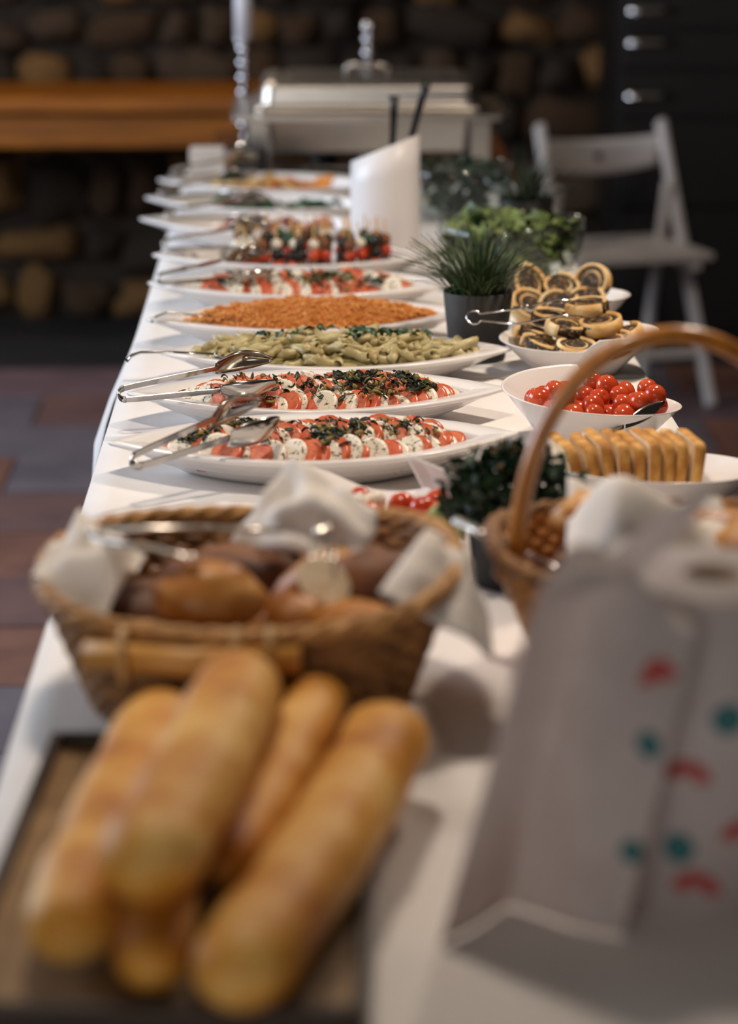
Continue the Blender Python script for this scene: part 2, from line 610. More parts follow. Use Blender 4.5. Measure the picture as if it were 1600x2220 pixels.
def tablecloth(y0, y1, label, drop, flare_y, seed, dz=0.0):
    b = MB()
    nY = int((y1 - y0) / .03)
    prof = []
    for k in range(13):
        prof.append(('L', 1 - k / 12))
    for k in range(1, 24):
        prof.append(('T', k / 24))
    for k in range(13):
        prof.append(('R', k / 12))

    def fn(u, v):
        y = y0 + (y1 - y0) * u
        side, t = prof[round(v * (len(prof) - 1))]
        if side == 'T':
            x = TX0 + (TX1 - TX0) * t
            return (x, y, TZ + dz + .0007 * noise.noise(Vector((x * 9, y * 5, seed))))
        sg = -1 if side == 'L' else 1
        x0 = TX0 if side == 'L' else TX1
        w = noise.noise(Vector((y * 2.1, seed, sg * 3))) + .5 * noise.noise(Vector((y * 5.0, seed + 4, sg)))
        fl_ = .010 + .028 * t + .020 * t * w
        if side == 'L' and flare_y is not None:
            g = math.exp(-((y - flare_y) / .19) ** 2)
            fl_ += g * .034 * min(1, t * 3)
        edge = min(1, t * 10)
        return (x0 + sg * fl_ * edge, y, TZ + dz - drop * t - (.003 * edge))
    b.grid(fn, nY, len(prof) - 1)
    o = b.build('tablecloth', 'cloth', solid=.0012)
    return tag(o, label, 'tablecloth')


tablecloth(1.0, 3.604, 'white tablecloth under the bread baskets and tomato platters', .34, None, 1)
tablecloth(3.608, 5.645, 'white tablecloth flaring at its corner under the far platters', .36, 3.76, 9, .0)
TT = TZ + .0025


# ================================================================== PLATTERS
def lens(a, b, n=48):
    pts = []
    for k in range(n):
        t = 2 * PI * k / n
        c, s = math.cos(t), math.sin(t)
        x = a * math.copysign(abs(c) ** .92, c)
        y = b * math.copysign((1 - min(1, (abs(x) / a)) ** 2.0) ** .93, s)
        pts.append((x, y))
    return pts


def platter_mesh(a, b):
    m = MB()
    L = lens(a, b)
    prof = [(.60, .000), (.63, .0), (.66, .004), (.86, .025), (.97, .034), (.992, .0355), (1.0, .038), (.995, .0405), (.985, .041),
            (.825, .0385), (.81, .037), (.80, .032), (.78, .0165), (.76, .0135), (.3, .013)]
    m.rings([[(x * s, y * s, z) for (x, y) in L] for s, z in prof])
    return m.mesh('serving_platter', 'ceramic')


PA, PB = .252, .134
plat_me = platter_mesh(PA, PB)
PL = {}
platters = [
    ('p1', .018, 3.075, 4, 'white pointed oval platter of sliced tomato and mozzarella nearest the camera', 0),
    ('p2', .024, 3.345, 2, 'white pointed oval platter of tomato and mozzarella, second from the bread', 0),
    ('p3', .052, 3.612, 1, 'white pointed oval platter holding pale green pasta', 0),
    ('p4', .018, 3.885, 7, 'white pointed oval platter holding orange couscous', 0),
    ('p5', .005, 4.170, -1, 'white pointed oval platter of tomato slices behind the orange couscous', 0),
    ('p6', -.002, 4.455, 0, 'white pointed oval platter carrying the small skewers', 0),
    ('p7', -.055, 4.825, -12, 'white pointed oval platter with pink ham behind the skewers', 0),
    ('p8', -.060, 5.105, -12, 'white pointed oval platter with green leaves overhanging the table', 0),
    ('p9', -.045, 5.385, -8, 'white pointed oval platter with yellow cheese before the chafing dish', 0),
]
for key, x, y, rz, lab, dz in platters:
    o = inst('serving_platter', plat_me, (x, y, TT), (0, 0, R(rz)), label=lab, cat='platter', group='pointed oval platters along the table')
    PL[key] = (x, y, R(rz))


def pw(key, lx, ly, lz):
    x, y, a = PL[key]
    return (x + lx * math.cos(a) - ly * math.sin(a), y + lx * math.sin(a) + ly * math.cos(a), TT + lz)


def inner_b(lx, s=.74):
    q = abs(lx) / (PA * s)
    return 0 if q >= 1 else PB * s * (1 - q * q)


# ---- tomato / mozzarella slices
def slice_mesh(name, r, th, mats, seed):
    m = MB()
    n = 18
    prof = [(.82, -th / 2), (.97, -th * .32), (1.0, 0), (.97, th * .32), (.82, th / 2)]
    rg = []
    for s, z in prof:
        rg.append([(r * s * (1 + .05 * noise.noise(Vector((math.cos(2 * PI * k / n), math.sin(2 * PI * k / n), seed)))) * math.cos(2 * PI * k / n),
                    r * s * (1 + .05 * noise.noise(Vector((math.cos(2 * PI * k / n), math.sin(2 * PI * k / n), seed)))) * math.sin(2 * PI * k / n), z) for k in range(n)])
    m.cur = 1
    m.rings(rg, False, False)
    m.cur = 0
    m.add(rg[0], [tuple(reversed(range(n)))])
    m.add(rg[-1], [tuple(range(n))])
    return m.mesh(name, mats)


tom_me = [slice_mesh('tomato_slice', .0235, .0075, ['tomato_cut', 'tomato_skin'], i) for i in range(3)]
moz_me = [slice_mesh('mozzarella_slice', .0230, .0085, ['mozzarella', 'mozzarella'], i + 5) for i in range(3)]


def lens_s(x, y):
    lo_, hi_ = .02, 1.3
    for _ in range(22):
        m_ = (lo_ + hi_) / 2
        q_ = abs(x) / (PA * m_)
        if q_ >= 1 or abs(y) > PB * m_ * (1 - q_ * q_):
            lo_ = m_
        else:
            hi_ = m_
    return hi_


def caprese(key, tl, ml, grp, rows, seed, step=.0125):
    rr = random.Random(seed)
    for ri, ly in enumerate(rows):
        x = -PA * .70
        k = ri
        while x < PA * .69:
            ib = inner_b(x, .73) - .012
            yy = ly * PB
            if abs(yy) > ib:
                yy = math.copysign(max(0, ib), yy)
                if ib < .008 and ri != 1:
                    x += step
                    k += 1
                    continue
            edge = max(0, 1 - abs(x) / (PA * .72))
            zz = .013 + .0135 + (.010 if ri == 1 else .004 if ri == 2 else 0) * min(1, edge * 3)
            tilt = R(rr.uniform(36, 56)) * (.45 + .55 * min(1, edge * 5))
            yaw = R(rr.uniform(-48, -12))
            rad = .0235 * (.78 + .22 * min(1, edge * 4))
            fx, fy = math.sin(yaw) * math.cos(tilt) * rad, -math.cos(yaw) * math.cos(tilt) * rad
            for _ in range(30):
                sl_ = max(lens_s(x + fx, yy + fy), lens_s(x + math.cos(yaw) * rad, yy + math.sin(yaw) * rad), lens_s(x - math.cos(yaw) * rad, yy - math.sin(yaw) * rad))
                if sl_ <= .79:
                    break
                yy += .003 if yy + fy < 0 else -.003
            sl_ = lens_s(x + fx, yy + fy)
            if sl_ > .86:
                x += step
                k += 1
                continue
            zin = .0135 if sl_ < .75 else .0135 + (sl_ - .75) / .06 * .024
            zz = max(zz, zin + rad * math.sin(tilt) * .95)
            me = rr.choice(tom_me) if (k % 5 in (0, 2, 3)) != (rr.random() < .12) else rr.choice(moz_me)
            tom = me in tom_me
            s = rr.uniform(.88, 1.08) * (.78 + .22 * min(1, edge * 4))
            o = inst('tomato_slice' if tom else 'mozzarella_slice', me, pw(key, x + rr.uniform(-.003, .003), yy + rr.uniform(-.004, .004), zz + rr.uniform(-.002, .003)),
                     (tilt, 0, yaw), (s, s, 1), label=tl if tom else ml, cat='tomato slice' if tom else 'mozzarella slice',
                     group=('tomato slices ' if tom else 'mozzarella slices ') + grp)
            x += step * rr.uniform(.85, 1.2)
            k += 1


def bed(key, label, m, sc, h, cat, seed, z0=.0135):
    b = MB()
    L = lens(PA * sc, PB * sc, 64)
    rg = []
    for s in (1.0, .9, .78, .64, .5, .36, .22, .1, .02):
        rg.append([])
        for (x, y) in L:
            px, py = x * s, y * s
            hh = z0 + h * (1 - s ** 2.2)
            hh += (.18 * h + .0015) * noise.noise(Vector((px * 40, py * 40, seed))) * (1 if s < 1 else 0)
            rg[-1].append((px, py, hh))
    b.rings(rg, False, True)
    o = b.build('food_bed', m)
    x, y, a = PL[key]
    o.location = (x, y, TT)
    o.rotation_euler = (0, 0, a)
    return tag(o, label, cat, kind='stuff')


def shreds(key, label, n, seed, zbase, clumps=7, mats='basil', extra=True):
    """finely torn basil scattered over one platter: joined, nobody could count it"""
    rr = random.Random(seed)
    b = MB()
    cl = [(rr.uniform(-.58, .62) * PA, rr.uniform(-.4, .5) * PB) for _ in range(clumps)]
    for i in range(n):
        if rr.random() < .62:
            c = rr.choice(cl)
            lx, ly = c[0] + rr.gauss(0, .012), c[1] + rr.gauss(0, .008)
        else:
            lx, ly = rr.uniform(-.62, .62) * PA, rr.uniform(-.5, .55) * PB
        ib = inner_b(lx, .70)
        if abs(ly) > ib:
            continue
        hz = zbase + .014 * (1 - (ly / (PB * .6)) ** 2) * min(1, 4 * (1 - abs(lx) / (PA * .68))) + rr.uniform(0, .006)
        ln, wd = rr.uniform(.006, .016), rr.uniform(.003, .0085)
        a = rr.uniform(0, PI)
        pit = rr.uniform(-.5, .5)
        cu = rr.uniform(-.006, .006)
        ux, uy = math.cos(a), math.sin(a)
        pts = []
        for j in range(4):
            t = j / 3 - .5
            for s in (-1, 1):
                w = wd * (1 - (2 * t) ** 2 * .7) / 2
                pts.append((lx + ux * ln * t - uy * w * s, ly + uy * ln * t + ux * w * s,
                            hz + math.sin(pit) * ln * t + cu * (1 - 4 * t * t) + s * .0015))
        b.cur = 1 if rr.random() < .3 else 0
        b.add(pts, [(0, 1, 3, 2), (2, 3, 5, 4), (4, 5, 7, 6)])
    o = b.build('basil_shreds', [mats, 'pesto'], solid=.0006)
    x, y, an = PL[key]
    o.location = (x, y, TT)
    o.rotation_euler = (0, 0, an)
    return tag(o, label, 'basil', kind='stuff')


bed('p1', 'tomato juice and pesto bed under the nearest caprese slices', 'dressing', .72, .006, 'sauce', 3)
caprese('p1', 'thin tomato slice in the rows on the nearest platter', 'white mozzarella slice in the rows on the nearest platter', 'on the nearest platter', (-.44, -.03, .38), 11)
shreds('p1', 'torn dark basil scattered over the nearest caprese platter', 330, 21, .036)
bed('p2', 'tomato juice and pesto bed under the second caprese slices', 'dressing', .72, .006, 'sauce', 4)
caprese('p2', 'thin tomato slice in the rows on the second platter', 'white mozzarella slice in the rows on the second platter', 'on the second platter', (-.44, -.03, .38), 12)
shreds('p2', 'torn dark basil scattered over the second caprese platter', 470, 22, .037, 10)
bed('p5', 'tomato juice and pesto bed under the far caprese slices', 'dressing', .72, .006, 'sauce', 5)
caprese('p5', 'thin tomato slice on the platter behind the couscous', 'white mozzarella slice on the platter behind the couscous', 'behind the couscous', (-.36, 0, .34), 13, .0155)
shreds('p5', 'torn dark basil scattered over the platter behind the couscous', 240, 23, .036, 8)

# ---- couscous
bed('p4', 'base of the orange couscous heap', 'couscous_mound', .79, .030, 'couscous', 8, .030)
b = MB()
rr = random.Random(4)
oct_f = [(0, 2, 4), (2, 1, 4), (1, 3, 4), (3, 0, 4), (2, 0, 5), (1, 2, 5), (3, 1, 5), (0, 3, 5)]
for i in range(5200):
    lx = rr.uniform(-.79, .79) * PA
    ib = inner_b(lx, .78)
    ly = rr.uniform(-1, 1) * ib
    s = 0.02 if ib == 0 else max(abs(ly) / max(ib, 1e-4), 0)
    q = math.sqrt(min(1, (abs(lx) / (PA * .8)) ** 2 + (ly / (PB * .8)) ** 2))
    hh = .0300 + .030 * (1 - max(q, s * .85) ** 2.2) + .007 * noise.noise(Vector((lx * 40, ly * 40, 8))) + .003 * noise.noise(Vector((lx * 110, ly * 110, 8)))
    r = rr.uniform(.0012, .0026)
    c = (lx, ly, hh + rr.uniform(0, .003))
    b.add([(c[0] + r, c[1], c[2]), (c[0] - r, c[1], c[2]), (c[0], c[1] + r, c[2]), (c[0], c[1] - r, c[2]), (c[0], c[1], c[2] + r), (c[0], c[1], c[2] - r)], oct_f)
o = b.build('couscous', 'couscous')
o.location = (PL['p4'][0], PL['p4'][1], TT)
o.rotation_euler = (0, 0, PL['p4'][2])
tag(o, 'heap of loose orange couscous grains on its platter', 'couscous', kind='stuff')

# ---- pasta
bed('p3', 'dense pesto pasta under the loose penne', 'penne_bed', .79, .020, 'pasta', 2, .029)
b = MB()
n = 8
out, inn = [], []
ln = .034
for t, r in ((-.5, .0062), (-.25, .0066), (0, .0066), (.25, .0066), (.5, .0062)):
    out.append([(t * ln + (.006 if t > .4 else -.006 if t < -.4 else 0) * math.cos(2 * PI * k / n), r * math.sin(2 * PI * k / n), r * math.cos(2 * PI * k / n) + .004 * (1 - 4 * t * t)) for k in range(n)])
for t in (.5, .2):
    inn.append([(t * ln + (.006 if t > .4 else 0) * math.cos(2 * PI * k / n), .0046 * math.sin(2 * PI * k / n), .0046 * math.cos(2 * PI * k / n) + .004 * (1 - 4 * t * t)) for k in range(n)])
b.rings(out + inn, True, True)
penne_me = b.mesh('penne', 'penne')
rr = random.Random(9)
for i in range(190):
    lx = rr.uniform(-.74, .74) * PA
    ib = inner_b(lx, .78)
    if ib < .012:
        ly = 0
    else:
        ly = rr.uniform(-.92, .8) * ib
    q = math.sqrt(min(1, (abs(lx) / (PA * .8)) ** 2 + (ly / (PB * .8)) ** 2))
    hh = .030 + .020 * (1 - q ** 2.2) + rr.uniform(0, .008)
    s = rr.uniform(.85, 1.15)
    inst('penne', penne_me, pw('p3', lx, ly, hh), (rr.uniform(-3, 3), rr.uniform(-.45, .45), rr.gauss(0, .7)), (s, s, s),
         label='pale green penne piece lying in the pasta heap', cat='pasta', group='penne on the pasta platter')


def leaf_mesh(name, ln, wd, m, cup=.25, curl=.3, ruffle=0.0, seed=0, nu=6, nv=4):
    b = MB()

    def fn(u, v):
        t = u
        w = wd * math.sin(PI * min(1, t * .94 + .04)) ** .75 * (1 - .25 * t)
        s = (v - .5)
        y = s * w
        z = cup * abs(s) * w + curl * ln * (t - .5) ** 2 * -1 + ruffle * ln * noise.noise(Vector((t * 5, s * 6, seed)))
        return (ln * (t - .5), y, z)
    b.grid(fn, nu, nv)
    return b.mesh(name, m)


leaf_pesto = [leaf_mesh('basil_leaf', .022, .014, 'pesto_leaf', .5, .8, .1, i) for i in range(3)]
for cx, cy, k in ((-.10, .03, 3), (-.03, .035, 5), (.03, .03, 4), (.07, .02, 4), (.02, -.01, 3), (.12, .03, 4), (.1, .01, 4), (-.06, .01, 3), (-.005, .05, 4), (.075, -.005, 4)):
    for _ in range(k):
        lx, ly = cx + rr.gauss(0, .010), cy + rr.gauss(0, .006)
        q = math.sqrt(min(1, (abs(lx) / (PA * .8)) ** 2 + (ly / (PB * .8)) ** 2))
        hh = .044 + .020 * (1 - q ** 2.2) + rr.uniform(-.002, .004)
        inst('basil_leaf', rr.choice(leaf_pesto), pw('p3', lx, ly, hh), (rr.uniform(-.5, .5), rr.uniform(-.4, .4), rr.uniform(0, 6)),
             label='dark green basil leaf strewn on the pasta', cat='basil leaf', group='basil leaves on the pasta')


# ---- skewers on p6
tomb = MB().blob((0, 0, 0), .011, .011, .012, 12, 8).mesh('tomato', 'tomato')
oliv = MB().blob((0, 0, 0), .010, .010, .012, 12, 8).mesh('olive', 'olive')
ham_ = MB().blob((0, 0, 0), .0105, .0105, .011, 12, 8, .2, 3, 5).mesh('meat_bite', 'crust_deep')
grnb = MB().blob((0, 0, 0), .0105, .0105, .012, 12, 8, .2, 3, 2).mesh('green_bite', 'pesto_leaf')
mozb = MB().blob((0, 0, 0), .010, .010, .009, 12, 8).mesh('cheese_ball', 'mozzarella')
leafb = leaf_mesh('leaf', .03, .02, 'basil', .4, 1.2, .1, 2)
stick_me = MB().tube([(0, 0, 0), (0, 0, .088)], .0016, 6).mesh('stick', 'stick')
rr = random.Random(31)
sk_n = 0
for row, ly in enumerate((-.45, -.08, .32)):
    for i in range(13):
        lx = -.100 + i * .0215 + rr.uniform(-.004, .004)
        ib = inner_b(lx, .68)
        yy = max(-ib, min(ib, ly * PB))
        if row != 1 and ib < .03:
            continue
        t = thing('skewer', 'small cocktail skewer of tomato, olive and cheese on its platter', 'skewer', pw('p6', lx, yy, .014), rr.uniform(0, 6), 'skewers on the skewer platter')
        t.rotation_euler = (rr.uniform(-.14, .14), rr.uniform(-.14, .14), rr.uniform(0, 6))
        inst('stick', stick_me, (0, 0, 0), parent=t)
        seq = rr.choice([(tomb, oliv, mozb), (oliv, tomb, ham_), (ham_, oliv, oliv), (oliv, tomb, grnb), (tomb, oliv, oliv), (grnb, tomb, mozb)])
        for j, me in enumerate(seq):
            inst(me.name.split('.')[0], me, (0, 0, .013 + j * .0195), (0, 0, 0), parent=t)
        if rr.random() < .6:
            inst('leaf', leafb, (.006, 0, .03 + rr.uniform(0, .02)), (0, R(70), 0), parent=t)

# ---- food on the three far platters
ham_me = leaf_mesh('ham_slice', .06, .05, 'ham', .3, .4, .12, 4, 8, 6)
for i in range(12):
    inst('ham_slice', ham_me, pw('p7', -.08 + i * .016, rr.uniform(-.02, .03), .026 + rr.uniform(0, .012)), (rr.uniform(.1, .5), rr.uniform(-.3, .3), rr.uniform(0, 6)),
         label='folded pink ham slice on the platter behind the skewers', cat='ham', group='ham slices')
gr_me = [leaf_mesh('salad_leaf', .055, .03, 'greens', .4, .6, .15, i, 8, 5) for i in range(3)]
for i in range(34):
    lx = rr.uniform(-.10, .16)
    inst('salad_leaf', rr.choice(gr_me), pw('p8', lx, rr.uniform(-.8, .8) * inner_b(lx, .62), .02 + rr.uniform(0, .016)), (rr.uniform(-.5, .5), rr.uniform(-.3, .3), rr.uniform(0, 6)),
         label='green salad leaf on the platter before the cheese', cat='salad leaf', group='leaves on the far platter')
for k, (mm, cnt, x0, x1) in enumerate((('cheese', 15, -.13, .04), ('cheese_orange', 9, -.01, .11))):
    cm = MB().box(-.022, .022, -.016, .016, 0, .006).mesh('cheese_slice', mm, False)
    for i in range(cnt):
        lx = x0 + (x1 - x0) * i / cnt
        inst('cheese_slice', cm, pw('p9', lx, rr.uniform(-.03, .04), .016 + rr.uniform(0, .022)), (rr.uniform(.2, .7), rr.uniform(-.4, .4), rr.uniform(0, 6)),
             label='pale yellow cheese slice on the farthest platter' if k == 0 else 'deep orange cheese slice on the farthest platter', cat='cheese', group='yellow cheese slices' if k == 0 else 'orange cheese slices')


# ================================================================== TONGS AND SPOONS
def make_tongs(L, label, spread=.017, wband=.013):
    t = thing('serving_tongs', label, 'tongs', group='steel serving tongs')
    for s in (-1, 1):
        path = [(.006, .0085 * s), (.02, .010 * s), (L * .35, .013 * s), (L * .66, spread * s)]
        m = MB()
        th = .0009
        pts = []
        for (x, y) in path:
            w = wband * (1 if x < L * .5 else .8)
            pts.append([(x, y - th, -w / 2), (x, y + th, -w / 2), (x, y + th, w / 2), (x, y - th, w / 2)])
        m.rings(pts)
        m.build('arm', 'steel', t, False, bevel=.0004)
        hm = MB()
        hl, hw = L * .38, .0225
        fork = s > 0

        def fn(u, v, s=s):
            a = u
            wd = hw * (math.sin(PI * min(1, .16 + .80 * a)) ** .7)
            zz = (v - .5) * 2 * wd
            dep = .013 * (1 - (2 * v - 1) ** 2) * math.sin(PI * min(1, a * .9 + .05))
            return (L * .64 + hl * a, s * (spread + dep + .004 * math.sin(PI * a)) , zz)
        hm.grid(fn, 16, 12, (lambda u, v: u > .55 and (.22 < v < .36 or .62 < v < .76)) if fork else None)
        hm.build('fork_head' if fork else 'spoon_head', 'steel', t, solid=.0012)
    m = MB()
    m.grid(lambda u, v: (.006 - .0085 * math.cos(PI * (u - .5)), .0085 * math.sin(PI * (u - .5)), (v - .5) * wband * 1.05), 10, 1)
    m.build('hinge_bend', 'steel', t, solid=.002)
    return t


tg = [
    ((-.192, 2.90, .806), (-.048, 3.005, .838), 35, 'steel serving tongs resting on the nearest tomato platter'),
    ((-.231, 3.262, .806), (-.048, 3.290, .828), 48, 'steel serving tongs resting on the second tomato platter'),
    ((-.225, 4.125, .806), (-.062, 4.150, .826), 55, 'steel serving tongs on the platter behind the couscous'),
    ((-.233, 4.476, .806), (-.066, 4.420, .830), 60, 'steel serving tongs lying by the skewers'),
    ((-.245, 4.83, .806), (-.07, 4.77, .828), 60, 'steel serving tongs by the pink ham'),
    ((-.272, 5.12, .806), (-.10, 5.07, .830), 60, 'steel serving tongs on the far platter of green leaves'),
    ((-.262, 5.42, .806), (-.10, 5.38, .828), 60, 'steel serving tongs on the farthest cheese platter'),
]
for a, b_, roll, lab in tg:
    L = (Vector(b_) - Vector(a)).length + .012
    t = make_tongs(L, lab)
    aim(t, a, b_, R(roll))


def spoon(pts, label):
    t = thing('serving_spoon', label, 'spoon', pts[0], group='steel serving spoons')
    P = [Vector(p) - Vector(pts[0]) for p in pts]
    MB().tube(P, [.0075, .0065, .005, .004, .0035, .0035][:len(P)], 8, flat=.3).build('handle', 'steel', t)
    d = (P[-1] - P[-2]).normalized()
    e = P[-1]
    m = MB()
    sd = Vector((-d.y, d.x, 0)).normalized()

    def fn(u, v):
        w = .021 * math.sin(PI * min(1, .05 + .93 * u)) ** .7
        q = e + d * (u * .06) + sd * ((v - .5) * 2 * w)
        q.z -= .010 * (1 - (2 * v - 1) ** 2) * math.sin(PI * u)
        return q
    m.grid(fn, 10, 8)
    m.build('spoon_bowl', 'steel', t, solid=.0012)
    return t


spoon([(-.242, 3.556, .789), (-.235, 3.557, .797), (-.222, 3.557, .8015), (-.18, 3.555, .802), (-.12, 3.56, .798)], 'serving spoon with curved handle end in the green pasta')
spoon([(-.222, 3.832, .792), (-.215, 3.832, .800), (-.200, 3.832, .806), (-.165, 3.832, .803), (-.115, 3.84, .797)], 'serving spoon with curved handle end in the orange couscous')


# ================================================================== WHITE BOWLS
def wave_bowl(name, cx, cy, a, b, hmin, hmax, notch, label, rz=0, spiral=1, n=72, cat='bowl', grp='white wave-rimmed bowls'):
    m = MB()

    def rim(th):
        q = ((th - notch) % (2 * PI)) / (2 * PI)
        if spiral < 0:
            q = 1 - q
        e = q * q * (3 - 2 * q)
        h = hmin + (hmax - hmin) * e ** 1.3
        if q > .965:
            k = (q - .965) / .035
            h = hmax + (hmin - hmax) * (k * k * (3 - 2 * k))
        return h
    prof_o = [(.50, 0), (.53, .0), (.56, .06), (.70, .34), (.85, .68), (.975, .97), (1.0, 1.0)]
    prof_i = [(.985, 1.015), (.965, .985), (.84, .70), (.69, .38), (.52, .12), (.25, .08), (.02, .075)]
    rg = []
    for s, hz in prof_o + prof_i:
        r_ = []
        for k in range(n):
            th = 2 * PI * k / n
            H = rim(th)
            sc = 1 + (.14 * (H - hmin) / max(1e-6, hmax - hmin)) * max(0, s - .5)
            zz = hz * H if hz > .3 else hz * (hmin + (H - hmin) * .2)
            r_.append((a * s * sc * math.cos(th), b * s * sc * math.sin(th), zz))
        rg.append(r_)
    m.rings(rg)
    o = m.build(name, 'ceramic')
    o.location = (cx, cy, TT)
    o.rotation_euler = (0, 0, rz)
    return tag(o, label, cat, grp)


wave_bowl('serving_bowl', .374, 3.205, .112, .100, .046, .080, R(84), 'white bowl with swooping rim full of cherry tomatoes', spiral=-1)
wave_bowl('serving_bowl', .400, 3.650, .112, .100, .046, .064, R(268), 'white bowl with swooping rim heaped with pastry swirls, nearer one', spiral=-1)
wave_bowl('serving_bowl', .410, 3.945, .098, .090, .046, .062, R(268), 'white bowl with swooping rim of pastry swirls beside the glass bowl', spiral=-1)
wave_bowl('serving_bowl', .405, 2.870, .120, .098, .044, .062, R(170), 'white bowl with swooping rim holding sliced toast bread', spiral=-1)


def settle(n, r, cx, cy, a, b, h0, slope, rr, cand=60, flat=1.0, zmaxr=1.0):
    pts = []
    for i in range(n):
        best = None
        for c in range(cand):
            th, q = rr.uniform(0, 2 * PI), math.sqrt(rr.random()) * zmaxr
            x, y = a * q * math.cos(th), b * q * math.sin(th)
            z = h0 + slope * max(0, q - .45) ** 1.2 + r * flat
            for (X, Y, Z) in pts:
                d2 = (x - X) ** 2 + (y - Y) ** 2
                if d2 < (2 * r) ** 2:
                    z = max(z, Z + math.sqrt((2 * r) ** 2 - d2) * flat)
            if best is None or z < best[2]:
                best = (x, y, z)
        pts.append(best)
    return [(cx + x, cy + y, TT + z) for x, y, z in pts]


cher = MB()
def dimp(p):
    q = math.hypot(p.x, p.y)
    if p.z > 0 and q < .005:
        p.z -= .002 * (1 - q / .005)
    return p
cher.blob((0, 0, 0), .0136, .0136, .0143, 20, 14, fn=dimp)
cher_me = cher.mesh('cherry_tomato', 'tomato')
rr = random.Random(5)
for p in settle(52, .0129, .378, 3.193, .082, .068, .006, .075, rr):
    s = rr.uniform(.9, 1.14)
    inst('cherry_tomato', cher_me, p, (rr.uniform(0, 3), rr.uniform(0, 3), rr.uniform(0, 3)), (s, s, s * rr.uniform(1, 1.12)),
         label='shiny red cherry tomato heaped in the white bowl', cat='cherry tomato', group='cherry tomatoes in the bowl')
# fork stuck among the cherry tomatoes
t = thing('serving_spoon', 'steel serving spoon tip poking from the cherry tomatoes', 'spoon', (.400, 3.118, .792))
m = MB()
m.grid(lambda u, v: (.055 * u, .012 * u + (v - .5) * .016 * math.sin(PI * min(1, .1 + .85 * u)) * .3, .030 * u + (v - .5) * .02 * math.sin(PI * min(1, .08 + .9 * u))), 10, 6)
m.build('blade', 'steel', t, solid=.0012)
MB().tube([(0, 0, 0), (-.03, -.006, -.012)], .003, 6).build('handle', 'steel', t)

# pastry swirls
sw = thing('pastry_swirl', 'golden pastry swirl with dark filling in the nearer pastry bowl', 'pastry', group='pastry swirls in the nearer bowl')
m = MB()
pr, ph = .0315, .018
NS = 64
rg = []
for k in range(NS + 1):
    a = 2 * PI * 1.75 * k / NS
    r_ = pr * (.36 + .62 * (k / NS) ** .8)
    w = .0028
    hh = ph * (.92 if k < NS * .5 else 1.0)
    rg.append([((r_ - w) * math.cos(a), (r_ - w) * math.sin(a), 0), ((r_ + w) * math.cos(a), (r_ + w) * math.sin(a), 0),
               ((r_ + w * 1.25) * math.cos(a), (r_ + w * 1.25) * math.sin(a), hh * .5),
               ((r_ + w * .8) * math.cos(a), (r_ + w * .8) * math.sin(a), hh), ((r_ - w * .8) * math.cos(a), (r_ - w * .8) * math.sin(a), hh)])
m.rings(rg)
m.build('dough', 'pastry', sw, subd=0)
m = MB()
m.lathe([(0.0, .003), (pr * .9, .003), (pr * .9, ph * .80), (pr * .72, ph * .95), (pr * .5, ph * .9), (pr * .25, ph * 1.0), (0, ph * .95)], 20)
m.build('filling', 'filling', sw)
rr = random.Random(17)
first = True


def swirls(items, cx, cy, grp, tk=1.0):
    global first
    for (x, y, z, tx, ty, lab) in items:
        if first:
            o = sw
            first = False
        else:
            o = dup(sw, lab, grp)
        o['label'], o['group'] = lab, grp
        o.location = (cx + x, cy + y, TT + z)
        o.rotation_euler = (Matrix.Rotation(R(tx * tk), 3, 'X') @ Matrix.Rotation(R(ty), 3, 'Y') @ Matrix.Rotation(rr.uniform(0, 6), 3, 'Z')).to_euler()
        s_ = rr.uniform(.95, 1.1)
        o.scale = (s_, s_, s_)


low = 'pastry swirl buried low in the nearer pastry bowl'
swirls([(-.034, -.018, .012, 0, 6, low), (.030, -.024, .012, 4, -6, low), (.0, .036, .012, -4, 2, low), (.042, .024, .020, -6, -14, low), (-.044, .026, .020, -6, 14, low),
        (-.052, -.022, .032, 10, 16, 'pastry swirl at the left front edge of the nearer bowl'),
        (-.008, -.052, .034, 22, 4, 'pastry swirl at the very front of the nearer bowl'),
        (.050, -.040, .036, 26, -14, 'pastry swirl at the right front edge of the nearer bowl'),
        (.068, .004, .038, 6, -22, 'pastry swirl at the far right of the nearer bowl'),
        (.004, .002, .032, 0, 0, low),
        (-.060, .028, .040, -4, 16, 'pastry swirl at the left of the nearer bowl under the wire tongs'),
        (.030, .052, .040, -10, -4, 'pastry swirl at the back right of the nearer bowl'),
        (-.016, -.008, .056, 16, 10, 'pastry swirl leaning forward in the middle of the nearer bowl'),
        (.034, -.004, .058, 14, -8, 'pastry swirl on the heap right of the middle in the nearer bowl'),
        (-.034, .046, .060, 6, 4, 'topmost left pastry swirl under the wire tongs in the nearer bowl'),
        (.022, .040, .076, 4, -6, 'topmost pastry swirl at the back of the nearer bowl')], .398, 3.648, 'pastry swirls in the nearer bowl', .45)
low = 'pastry swirl buried low in the farther pastry bowl'
swirls([(-.028, -.010, .014, 0, 6, low), (.030, -.010, .014, 4, -6, low), (.0, .034, .016, -4, 2, low), (0, 0, .034, 0, 0, low),
        (-.048, -.036, .040, 34, 16, 'pastry swirl at the left front of the farther bowl'),
        (-.006, -.048, .042, 58, 2, 'pastry swirl facing forward at the front of the farther bowl'),
        (.040, -.036, .044, 52, -16, 'pastry swirl facing forward at the right front of the farther bowl'),
        (.062, .012, .072, 66, -34, 'pastry swirl standing upright at the right of the farther bowl'),
        (-.052, .010, .066, 48, 30, 'pastry swirl standing at the back left of the farther bowl'),
        (.004, .014, .058, 30, 4, 'pastry swirl on top in the middle of the farther bowl')], .400, 3.945, 'pastry swirls in the farther bowl')

